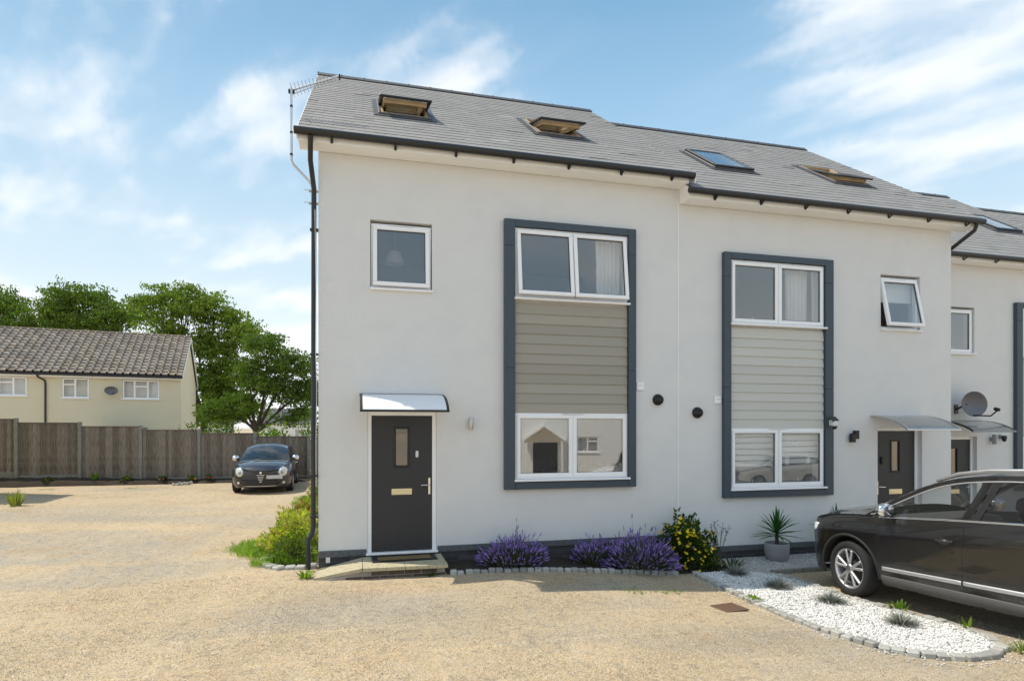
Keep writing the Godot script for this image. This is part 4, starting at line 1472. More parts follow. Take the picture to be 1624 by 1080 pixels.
func shrub(called: String, label: String, category: String, at: Vector3, r: Vector3, n: int, size: float, tones: Array, flowers: int, flower_size: float, flower_tones: Array, seed_: int, group := "") -> Node3D:
	var o := thing(called, label, category, at, 0.0, group)
	R.seed = seed_
	var nz := noise(seed_, 2.2, FastNoiseLite.TYPE_SIMPLEX_SMOOTH, 2)
	var s := mb()
	var tips := []
	for k in 16:
		var d := Vector3(R.randf_range(-1, 1), R.randf_range(0.2, 1.5), R.randf_range(-1, 1)).normalized()
		var e := d * r * R.randf_range(0.6, 0.9)
		tube(s, [Vector3.ZERO, e * 0.5 + Vector3(0, r.y * 0.1, 0), e], [0.014, 0.009, 0.004], 5, false)
		tips.append(e)
	stuff(build(s, "branch", M.bark, o))
	var xf := []
	var cs := []
	while xf.size() < n:
		var d := Vector3(R.randf_range(-1, 1), R.randf_range(-0.25, 1), R.randf_range(-1, 1))
		if d.length() > 1.0 or d.length() < 0.3: continue
		var u := d.normalized()
		var wob := 1.0 + 0.55 * nz.get_noise_3d(u.x * 0.8, u.y * 0.8, u.z * 0.8)
		var p := u * pow(d.length(), 0.4) * r * wob
		if p.y < 0.02: continue
		var out := (u + Vector3(R.randf_range(-0.7, 0.7), R.randf_range(-0.3, 0.8), R.randf_range(-0.7, 0.7))).normalized()
		var x := out.cross(Vector3.UP)
		x = x.normalized() if x.length() > 0.01 else Vector3.RIGHT
		xf.append(Transform3D(Basis(x, out, x.cross(out)).rotated(out, R.randf_range(-0.8, 0.8)).scaled(Vector3.ONE * size * R.randf_range(0.6, 1.3)), p))
		var c: Color = tones[R.randi() % tones.size()]
		cs.append(c * R.randf_range(0.75, 1.2))
	scatter("foliage", leaf_mesh(), M.leaf, xf, cs, o)
	if flowers:
		var s2 := mb()
		var lf := leaf_mesh()
		for k in 5:
			s2.append_from(lf, 0, Transform3D(Basis(Vector3.UP, k * TAU / 5) * Basis(Vector3.RIGHT, 1.15), Vector3.ZERO).scaled_local(Vector3(1.6, 1, 1)))
		xf = []
		cs = []
		while xf.size() < flowers:
			var u := Vector3(R.randf_range(-1, 1), R.randf_range(-0.1, 1), R.randf_range(-1, 1)).normalized()
			var wob := 1.0 + 0.55 * nz.get_noise_3d(u.x * 0.8, u.y * 0.8, u.z * 0.8)
			var p := u * r * wob * R.randf_range(0.97, 1.06)
			if p.y < 0.04: continue
			var q := Quaternion(Vector3.UP, (u + Vector3(R.randf_range(-0.5, 0.5), 0.3, R.randf_range(-0.5, 0.5))).normalized())
			xf.append(Transform3D(Basis(q).scaled(Vector3.ONE * flower_size * R.randf_range(0.7, 1.2)), p))
			cs.append(flower_tones[R.randi() % flower_tones.size()] * R.randf_range(0.85, 1.1))
		scatter("blossom", s2.commit(), M.petal, xf, cs, o)
	return o

func tuft(called: String, label: String, category: String, at: Vector3, n: int, h: float, spread: float, width: float, tones: Array, bend: float, seed_: int, group := "", m := "leaf") -> void:
	R.seed = seed_
	var s := mb()
	for k in n:
		var a := R.randf() * TAU
		var r := sqrt(R.randf())
		var d := Vector3(cos(a) * r * spread, 1.0, sin(a) * r * spread).normalized()
		blade(s, Vector3(cos(a) * r * 0.05, -0.01, sin(a) * r * 0.05) * (1.0 if h < 0.4 else 2.0), d, h * R.randf_range(0.6, 1.1), width, bend, tones[R.randi() % tones.size()] * R.randf_range(0.75, 1.2))
	var o := thing(called, label, category, at, 0.0, group)
	stuff(build(s, "foliage", M[m], o))

func yucca(label: String, at: Vector3, scale_: float, seed_: int) -> void:
	var o := thing("potted_yucca", label, "pot plant", at, 0.0, "potted yuccas along the wall")
	var s := mb()
	lathe(s, [Vector2(0.0, 0.0), Vector2(0.145, 0.0), Vector2(0.165, 0.02), Vector2(0.195, 0.14), Vector2(0.2, 0.24), Vector2(0.195, 0.30), Vector2(0.18, 0.31), Vector2(0.172, 0.30), Vector2(0.17, 0.27), Vector2(0.0, 0.27)], 28)
	build(s, "pot", M.pot_grey, o)
	s = mb()
	tube(s, [Vector3(0, 0.26, 0), Vector3(0.004, 0.36, 0), Vector3(-0.003, 0.45, 0)], [0.034, 0.03, 0.026], 9)
	build(s, "stem", M.bark, o)
	R.seed = seed_
	for k in 34:
		var a := k * 2.39996 + R.randf_range(-0.2, 0.2)
		var u := k / 33.0
		var el := lerpf(1.45, -0.15, pow(u, 0.9)) + R.randf_range(-0.15, 0.15)
		var d := Vector3(cos(a) * cos(el), sin(el), sin(a) * cos(el))
		s = mb()
		blade(s, Vector3(0, lerpf(0.5, 0.42, u), 0) * 1.0, d, R.randf_range(0.36, 0.52) * scale_, 0.05, R.randf_range(0.05, 0.45), Color(0.05, 0.15, 0.065) * R.randf_range(0.7, 1.4), 0.45)
		build(s, "leaf", M.leaf, o)

# ---------------------------------------------------------------- trees
func branch_path(a: Vector3, b: Vector3, sag: float) -> Array:
	var m := a.lerp(b, 0.5) + Vector3(R.randf_range(-0.1, 0.1), sag, R.randf_range(-0.1, 0.1)) * a.distance_to(b)
	var out := []
	for i in 6:
		var u := i / 5.0
		out.append(a.lerp(m, u).lerp(m.lerp(b, u), u))
	return out

# lobes: [centre, radii] that the crown fills
func tree(called: String, label: String, at: Vector3, trunk_h: float, trunk_r: float, lobes: Array, clumps: int, per: int, clump_r: float, sprig: ArrayMesh, sprig_size: float, tones: Array, seed_: int, group: String) -> void:
	var o := thing(called, label, "tree", at, 0.0, group)
	R.seed = seed_
	var s := mb()
	var fork := Vector3(R.randf_range(-0.15, 0.15), trunk_h, R.randf_range(-0.1, 0.1))
	var rr := []
	for i in 6: rr.append(lerpf(trunk_r * 1.25, trunk_r * 0.8, i / 5.0))
	tube(s, branch_path(Vector3(0, -0.3, 0), fork, 0.0), rr, 10)
	build(s, "trunk", M.bark, o)
	var xf := []
	var cs := []
	var limbs := mb()
	for l in lobes:
		var c: Vector3 = l[0]
		var r: Vector3 = l[1]
		var main := branch_path(fork - Vector3(0, trunk_r, 0), c, 0.12)
		tube(limbs, main, [trunk_r * 0.6, trunk_r * 0.5, trunk_r * 0.4, trunk_r * 0.32, trunk_r * 0.22, trunk_r * 0.12], 7, false)
		var share := int(clumps * l[2])
		for k in share:
			var u := Vector3(R.randf_range(-1, 1), R.randf_range(-0.75, 1), R.randf_range(-1, 1)).normalized()
			var p := c + u * r * pow(R.randf_range(0.12, 1.0), 0.42)
			var start: Vector3 = main[2 + R.randi() % 4]
			if k % 2 == 0:
				tube(limbs, branch_path(start, p, 0.06), [trunk_r * 0.16, trunk_r * 0.13, trunk_r * 0.1, trunk_r * 0.07, trunk_r * 0.05, 0.01], 4, false)
			var cr := clump_r * R.randf_range(0.6, 1.25)
			var tone: Color = tones[R.randi() % tones.size()] * R.randf_range(0.94, 1.06)
			for q in int(per * R.randf_range(0.7, 1.3)):
				var v := Vector3(R.randf_range(-1, 1), R.randf_range(-0.6, 0.6), R.randf_range(-1, 1))
				if v.length() > 1.05: continue
				var w := p + v * cr + Vector3(0, -0.18 * v.length_squared() * cr, 0)
				xf.append(Transform3D(Basis(Vector3.UP, R.randf() * TAU).scaled(Vector3.ONE * sprig_size * R.randf_range(0.75, 1.3)), w))
				cs.append(tone * R.randf_range(0.88, 1.12))
	stuff(build(limbs, "limb", M.bark, o))
	scatter("crown", sprig, M.leaf, xf, cs, o)

func make_trees() -> void:
	var sprig := sprig_mesh(2, 11, 0.17, 0.2)
	var maple := [Color(0.21, 0.275, 0.04)]
	var sycamore := [Color(0.15, 0.21, 0.037)]
	var cherry := [Color(0.135, 0.195, 0.037)]
	var gname := "trees behind the wooden fence"
	tree("maple_tree", "tall bright green tree rising beside the cream house gable", Vector3(-9.96, -0.2, -37.8), 3.0, 0.24, [[Vector3(-3.2, 10.2, -0.6), Vector3(1.5, 1.9, 1.6), 0.17], [Vector3(-1.5, 11.0, -0.3), Vector3(1.5, 1.5, 1.6), 0.15], [Vector3(0.7, 10.3, 0.2), Vector3(1.6, 1.5, 1.7), 0.17], [Vector3(2.4, 8.8, 0.5), Vector3(1.5, 1.6, 1.6), 0.16], [Vector3(1.1, 7.2, 0.2), Vector3(1.7, 1.6, 1.7), 0.17], [Vector3(2.6, 6.0, 0.5), Vector3(1.4, 1.3, 1.4), 0.12], [Vector3(1.3, 4.5, 0.2), Vector3(1.5, 1.1, 1.4), 0.14], [Vector3(2.6, 3.5, 0.4), Vector3(1.2, 0.9, 1.1), 0.1], [Vector3(0.4, 5.8, 0.0), Vector3(1.2, 1.1, 1.3), 0.1], [Vector3(-0.5, 8.6, 0.1), Vector3(1.5, 1.2, 1.4), 0.12], [Vector3(0.2, 3.2, 0.2), Vector3(1.0, 0.8, 1.2), 0.07]], 240, 16, 0.72, sprig, 1.0, maple, 51, gname)
	tree("spreading_tree", "spreading dark green tree with visible limbs beside the downpipe", Vector3(-4.29, -0.1, -22.9), 2.1, 0.15, [[Vector3(0.5, 6.1, 0.1), Vector3(0.9, 0.8, 1.0), 0.14], [Vector3(1.7, 5.3, 0.4), Vector3(1.0, 0.7, 1.0), 0.18], [Vector3(2.2, 3.9, 0.4), Vector3(0.9, 0.8, 1.0), 0.2], [Vector3(-0.2, 4.8, 0.0), Vector3(0.8, 0.7, 1.0), 0.12], [Vector3(0.8, 4.1, 0.2), Vector3(0.8, 0.7, 1.0), 0.12], [Vector3(-0.8, 3.4, -0.2), Vector3(0.8, 0.6, 0.9), 0.13], [Vector3(-1.7, 3.0, -0.4), Vector3(0.8, 0.6, 0.9), 0.13], [Vector3(1.9, 2.8, 0.4), Vector3(0.8, 0.35, 0.8), 0.08]], 185, 17, 0.5, sprig, 0.7, cherry, 52, gname)
	tree("broad_tree", "broad dense tree rising behind the brown tiled roof", Vector3(-21.3, -0.5, -47.9), 5.0, 0.4, [[Vector3(0.0, 11.9, 0.0), Vector3(2.9, 2.7, 2.6), 0.45], [Vector3(-2.8, 10.8, -0.5), Vector3(2.0, 2.1, 2.2), 0.27], [Vector3(2.9, 11.0, 0.5), Vector3(2.1, 2.1, 2.2), 0.28]], 200, 17, 0.95, sprig, 1.2, sycamore, 53, gname)
	tree("broad_tree", "dark tree cut off by the picture edge behind the cream house roof", Vector3(-28.3, -0.5, -49.6), 5.0, 0.4, [[Vector3(0.0, 11.6, 0.0), Vector3(2.6, 2.6, 2.6), 0.7], [Vector3(1.8, 10.0, 0.0), Vector3(1.6, 1.8, 2.0), 0.3]], 110, 17, 0.95, sprig, 1.2, sycamore, 54, gname)

func make_plants() -> void:
	mat("stem", [0.09, 0.12, 0.06], 0.8)
	lavender("purple lavender bush beside the stone ramp", on_ground(2.80, 0.46), 0.48, 0.44, 0.46, 760, 61)
	lavender("small loose purple lavender bush between the two full ones", on_ground(4.10, 0.40), 0.30, 0.32, 0.44, 300, 62)
	lavender("largest purple lavender bush next to the yellow flowering shrub", on_ground(4.76, 0.62), 0.56, 0.58, 0.52, 1150, 63)
	shrub("flowering_shrub", "rounded green shrub covered in yellow flowers", "shrub", on_ground(5.66, 0.50), Vector3(0.43, 0.70, 0.40), 3800, 0.06, [Color(0.07, 0.13, 0.025), Color(0.10, 0.17, 0.03), Color(0.045, 0.085, 0.02)], 230, 0.032, [Color(0.75, 0.55, 0.03), Color(0.85, 0.66, 0.05)], 64)
	shrub("golden_shrub", "golden green bush with orange tips beside the downpipe", "shrub", on_ground(-0.52, -1.6), Vector3(0.46, 0.56, 0.7), 3400, 0.06, [Color(0.52, 0.53, 0.12), Color(0.36, 0.43, 0.09), Color(0.62, 0.42, 0.18), Color(0.56, 0.53, 0.17)], 0, 0.0, [], 65, "bushes along the gable side")
	shrub("golden_shrub", "smaller green bush with red orange tips farther along the gable", "shrub", on_ground(-0.42, -3.7), Vector3(0.28, 0.5, 0.8), 1800, 0.07, [Color(0.22, 0.28, 0.06), Color(0.5, 0.22, 0.09), Color(0.34, 0.34, 0.1)], 0, 0.0, [], 66, "bushes along the gable side")
	shrub("golden_shrub", "loose bush with pale pink tips nearest the wooden fence", "shrub", on_ground(-0.34, -6.9), Vector3(0.26, 0.7, 0.9), 1500, 0.08, [Color(0.2, 0.26, 0.06), Color(0.46, 0.24, 0.15), Color(0.3, 0.3, 0.09)], 0, 0.0, [], 67, "bushes along the gable side")
	shrub("small_bush", "low green weedy bush at the foot of the downpipe", "shrub", on_ground(-0.38, -0.55), Vector3(0.3, 0.42, 0.28), 700, 0.06, [Color(0.10, 0.16, 0.035), Color(0.16, 0.2, 0.05)], 0, 0.0, [], 68)
	yucca("spiky green yucca in a round grey pot below the middle house window", on_ground(7.44, 0.36), 1.0, 71)
	yucca("spiky yucca half hidden behind the brown car bonnet", on_ground(8.62, 0.40), 0.95, 72)
	var blue := [Color(0.22, 0.25, 0.235), Color(0.33, 0.36, 0.32), Color(0.15, 0.18, 0.175), Color(0.36, 0.34, 0.24)]
	var gf := "blue grey grass tufts in the white pebbles"
	for q in [[6.12, 1.15, "blue grey fescue tuft nearest the yellow shrub", 81], [6.22, 1.95, "blue grey fescue tuft, second from the yellow shrub", 82], [6.42, 2.72, "blue grey fescue tuft beside the car front wheel", 83], [6.46, 3.72, "blue grey fescue tuft nearest the rounded end of the bed", 84]]:
		tuft("fescue_grass", q[2], "grass tuft", on_ground(q[0], q[1], 0.02), 480, 0.2, 1.7, 0.0045, blue, 0.7, q[3], gf, "leaf_grey")
	# weeds
	var green := [Color(0.26, 0.37, 0.07), Color(0.36, 0.44, 0.10), Color(0.17, 0.27, 0.05)]
	tuft("weed", "bright green leafy weed between the pebble bed and the car sill", "weed", on_ground(6.93, 3.25), 26, 0.17, 0.8, 0.04, [Color(0.16, 0.26, 0.03), Color(0.22, 0.32, 0.04)], 0.5, 91)
	tuft("weed", "green weed stalk by the rounded end of the edging", "weed", on_ground(7.0, 4.05), 10, 0.16, 0.5, 0.04, [Color(0.25, 0.33, 0.05)], 0.4, 92)
	tuft("weed", "yellow green weed tuft on a grassy patch far across the gravel", "weed", on_ground(-7.75, -8.6), 130, 0.42, 0.5, 0.016, [Color(0.34, 0.33, 0.09), Color(0.2, 0.27, 0.06), Color(0.4, 0.36, 0.14)], 0.5, 93)
	tuft("weed", "small green weed at the low end of the stone ramp", "weed", on_ground(-0.14, 0.5), 45, 0.16, 0.9, 0.022, green, 0.6, 94)
	tuft("weed", "thin weeds at the foot of the ramp bricks", "weed", on_ground(1.55, 0.78), 40, 0.1, 1.2, 0.008, [Color(0.07, 0.11, 0.03)], 0.5, 95)
	tuft("weed", "low green weed creeping over the edge stones", "weed", on_ground(5.43, 2.5, 0.04), 50, 0.12, 2.5, 0.02, green, 0.9, 96)
	tuft("weed", "weedy grass at the very tip of the pebble bed", "weed", on_ground(6.85, 4.72), 70, 0.16, 1.6, 0.008, green, 0.7, 97)
	tuft("weed", "dark herb clump beside the yellow shrub in the bed", "weed", on_ground(6.28, 0.8), 90, 0.3, 1.0, 0.016, [Color(0.06, 0.09, 0.03), Color(0.1, 0.11, 0.05)], 0.5, 98)
	# dry stalks standing by the wall
	var o := thing("dry_stalks", "dry brown seed stalks standing against the middle house wall", "plant", on_ground(6.35, 0.35))
	R.seed = 99
	var s := mb()
	for k in 9:
		var e := Vector3(R.randf_range(-0.22, 0.2), R.randf_range(0.5, 0.8), R.randf_range(-0.1, 0.1))
		tube(s, [Vector3(R.randf_range(-0.08, 0.08), 0, 0), e * Vector3(0.4, 0.5, 0.5), e], 0.0035, 4, false)
		for q in 3:
			var p := e * R.randf_range(0.6, 1.0)
			var d := p + Vector3(R.randf_range(-0.08, 0.08), R.randf_range(0.03, 0.08), R.randf_range(-0.05, 0.05))
			tube(s, [p, d], 0.0025, 4, false)
			lathe(s, [Vector2(0.0, -0.012), Vector2(0.011, 0.0), Vector2(0.0, 0.014)], 5, Transform3D(Basis.IDENTITY, d))
	stuff(build(s, "stalk", M.stalk, o))
	# rough grass by the side bed
	R.seed = 111
	s = mb()
	for k in 12:
		blade(s, Vector3(R.randf_range(-0.04, 0.04), -0.005, R.randf_range(-0.04, 0.04)), Vector3(R.randf_range(-0.6, 0.6), 1, R.randf_range(-0.6, 0.6)).normalized(), R.randf_range(0.05, 0.13), 0.006, 0.6, Color.WHITE)
	var clump := commit(s)
	var xf := []
	var cs := []
	var nz := noise(112, 1.3)
	while xf.size() < 2600:
		var x := R.randf_range(-1.6, -0.1)
		var z := R.randf_range(-8.5, -0.3)
		var edge := -1.05 - 0.45 * sm(z, -3.2, -1.6) * sm(-z, 0.6, 1.4) + 0.35 * nz.get_noise_2d(0.0, z * 1.5)
		if x < edge + R.randf_range(0.0, 0.35): continue
		xf.append(Transform3D(Basis(Vector3.UP, R.randf() * TAU).scaled(Vector3.ONE * R.randf_range(0.6, 1.4)), on_ground(x, z, 0.015)))
		cs.append(green[R.randi() % 3] * R.randf_range(0.8, 1.3))
	tag(scatter("rough_grass", clump, M.leaf, xf, cs), "rough green grass spilling onto the gravel beside the gable", "grass", "", "stuff")
	xf = []
	cs = []
	while xf.size() < 130:
		var q: Array = [[-7.7, -8.6, 0.6], [4.05, 2.0, 0.34], [4.5, 2.06, 0.2], [-6.3, -12.2, 0.2], [-8.7, -12.4, 0.25]][R.randi() % 5]
		var a := R.randf() * TAU
		var r: float = sqrt(R.randf()) * q[2]
		xf.append(Transform3D(Basis(Vector3.UP, R.randf() * TAU).scaled(Vector3.ONE * R.randf_range(0.18, 0.45)), on_ground(q[0] + cos(a) * r, q[1] + sin(a) * r * 0.5, 0.004)))
		cs.append(green[R.randi() % 3] * R.randf_range(0.8, 1.2))
	tag(scatter("grass_patches", clump, M.leaf, xf, cs), "tiny patches of grass coming up through the gravel", "grass", "", "stuff")

# ---------------------------------------------------------------- fence and what lies beyond it
func make_fence() -> void:
	var f := thing("wooden_fence", "weathered close board fence with concrete posts stepping down behind the blue car", "fence", Vector3(0, 0.12, -14.2))
	R.seed = 120
	var variants := []
	for k in 3:
		var s := mb()
		prism(s, PackedVector2Array([Vector2(0, 0), Vector2(0.118, 0), Vector2(0.118, 0.006 + 0.002 * k), Vector2(0, 0.018)]), Vector3.ZERO, Vector3.RIGHT, Vector3.BACK, Vector3(0, 1.0, 0))
		variants.append(commit(s))
	var s := mb()
	bx(s, -0.05, 0.05, -0.4, 0.0, -0.05, 0.06, 0.008)
	bx(s, -0.05, 0.05, -2.4, -0.4, -0.05, 0.06, 0.008)
	var post := mb()
	bx(post, -0.052, 0.052, -2.45, 0.0, -0.05, 0.062, 0.01)
	var post_mesh := commit(post)
	var x := -12.15
	var k := 0
	while x < 6.0:
		var top := 2.21 - (x + 10.32) * 0.0655
		var base := maxf(0.20, top - 1.85)
		place(post_mesh, "post", M.concrete, f, Transform3D(Basis(Vector3.BACK, R.randf_range(-0.008, 0.008)), Vector3(x, top + 0.05, 0.02)))
		s = mb()
		bx(s, x + 0.055, x + 1.775, base - 0.3, base, -0.03, 0.02, 0.004)
		build(s, "gravel_board", M.concrete, f)
		s = mb()
		bx(s, x + 0.055, x + 1.775, base + 0.25, base + 0.33, -0.045, -0.005)
		bx(s, x + 0.055, x + 1.775, top - 0.40, top - 0.32, -0.045, -0.005)
		bx(s, x + 0.055, x + 1.775, top - 0.118, top - 0.095, -0.03, 0.045, 0.004)
		var panel := build(s, "panel_rail", M.fence_1, f)
		var bx0 := x + 0.056
		while bx0 < x + 1.70:
			place(variants[R.randi() % 3], "board", M["fence_%d" % (R.randi() % 4)], panel, Transform3D(Basis.IDENTITY, Vector3(bx0, base + 0.002, -0.004)).scaled_local(Vector3(1, top - 0.12 - base, 1)))
			bx0 += 0.1005
		x += 1.83
		k += 1
	# earth bank and flowers at the foot of the fence
	s = mb()
	R.seed = 121
	s.set_smooth_group(0)
	var rows := []
	for i in 60:
		var xx := -13.0 + i * 0.23
		var h := 0.10 + 0.14 * sm(-xx, 4.0, 10.0) + R.randf_range(-0.02, 0.02)
		rows.append([on_ground(xx, -14.2, h + 0.02), on_ground(xx, -13.9, h), on_ground(xx, -13.62 + R.randf_range(-0.04, 0.04), h * 0.75), on_ground(xx, -13.5 + R.randf_range(-0.04, 0.04), -0.02)])
	grid(s, rows, true)
	structure(build(s, "earth_bank", M.soil))
	var tones := [[Color(0.7, 0.3, 0.03), "orange"], [Color(0.75, 0.5, 0.05), "yellow"], [Color(0.6, 0.1, 0.2), "pink"], [Color(0.75, 0.35, 0.05), "amber"], [Color(0.5, 0.06, 0.12), "dark pink"]]
	var at := [-9.2, -6.95, -5.85, -4.95, -4.4]
	for i in 5:
		shrub("bedding_flower", "low plant with %s flowers at the foot of the fence" % tones[i][1], "flower", on_ground(at[i], -13.72, 0.08), Vector3(0.16, 0.16, 0.12), 90, 0.08, [Color(0.05, 0.09, 0.025)], 10, 0.034, [tones[i][0]], 130 + i, "bedding flowers along the fence")
	tuft("weed", "tall green weed against the fence boards", "weed", on_ground(-7.9, -13.75, 0.1), 30, 0.35, 0.5, 0.04, [Color(0.1, 0.17, 0.04)], 0.4, 138)
	var st := thing("rubble_stone", "little heap of pale rubble stones lying before the fence", "stones", on_ground(-5.05, -13.1))
	R.seed = 140
	var peb := pebble_mesh(9, 0.6)
	for i in 14:
		place(peb, "stone", M["sett_%d" % (R.randi() % 4)], st, Transform3D(spin().scaled(Vector3.ONE * R.randf_range(0.08, 0.17)), Vector3(R.randf_range(-0.32, 0.32), 0.03 + (0.05 if i > 9 else 0.0), R.randf_range(-0.12, 0.12))))

func tiled_roof(h: Node, w: float, a: Vector3, up: Vector3, rows_n: int, cols_n: int, seed_: int) -> void:
	# a: left end of the eaves; up: eaves to ridge; tiles with a raised roll, each its own tone
	R.seed = seed_
	var s := mb()
	var d := up.normalized()
	var n := Vector3(0, -d.z, d.y)
	var cw := w / cols_n
	var ch := up.length() / rows_n
	for j in rows_n:
		for i in cols_n:
			var g := R.randf_range(0.75, 1.2)
			var t := R.randf()
			s.set_color(Color(0.28, 0.25, 0.22).lerp(Color(0.30, 0.25, 0.20), t * t) * g)
			var o := a + Vector3(i * cw, 0, 0) + d * (j * ch) + n * 0.02
			var rows := []
			for v in 2:
				var e := o + d * (ch * 1.12 * v) + n * (0.06 if v == 0 else 0.008)
				rows.append([e + n * 0.0, e + Vector3(cw * 0.03, 0, 0) + n * 0.08, e + Vector3(cw * 0.13, 0, 0) + n * 0.10, e + Vector3(cw * 0.23, 0, 0) + n * 0.08, e + Vector3(cw * 0.28, 0, 0) + n * 0.02, e + Vector3(cw * 0.99, 0, 0) + n * 0.01])
			grid(s, rows)
			s.set_smooth_group(-1)
			for q in 5:
				quad(s, rows[0][q] - n * 0.05, rows[0][q + 1] - n * 0.05, rows[0][q + 1], rows[0][q])
	stuff(build(s, "roof_tiles", M.concrete_tile, h))

func far_window(h: Node, x0: float, x1: float, y0: float, y1: float, z: float, mullions: Array, transom: float) -> void:
	var s := mb()
	ring(s, x0, x1, y0, y1, 0.07, z - 0.05, z + 0.03, 0.01)
	for m in mullions: bx(s, x0 + (x1 - x0) * m - 0.04, x0 + (x1 - x0) * m + 0.04, y0 + 0.07, y1 - 0.07, z - 0.05, z + 0.028, 0.008)
	if transom > 0.0:
		var t: float = y0 + (y1 - y0) * transom
		var e0: float = x0 + 0.07 if mullions.size() < 2 else x0 + (x1 - x0) * mullions[0] + 0.04
		var e1: float = x0 + (x1 - x0) * mullions[-1] - 0.04
		bx(s, e0, e1, t - 0.035, t + 0.035, z - 0.05, z + 0.026, 0.008)
	var w := build(s, "window", M.upvc, h)
	s = mb()
	bx(s, x0 + 0.06, x1 - 0.06, y0 + 0.06, y1 - 0.06, z - 0.03, z - 0.026)
	build(s, "pane", M.glass, w)
	s = mb()
	bx(s, x0 - 0.06, x1 + 0.06, y0 - 0.06, y0 - 0.002, z - 0.02, z + 0.1, 0.01)
	build(s, "window_sill", M.upvc, w)
	s = mb()
	bx(s, x0 + 0.02, x1 - 0.02, y0 + 0.02, y1 - 0.02, z - 0.22, z - 0.2)
	build(s, "net_curtain", M.curtain, w)

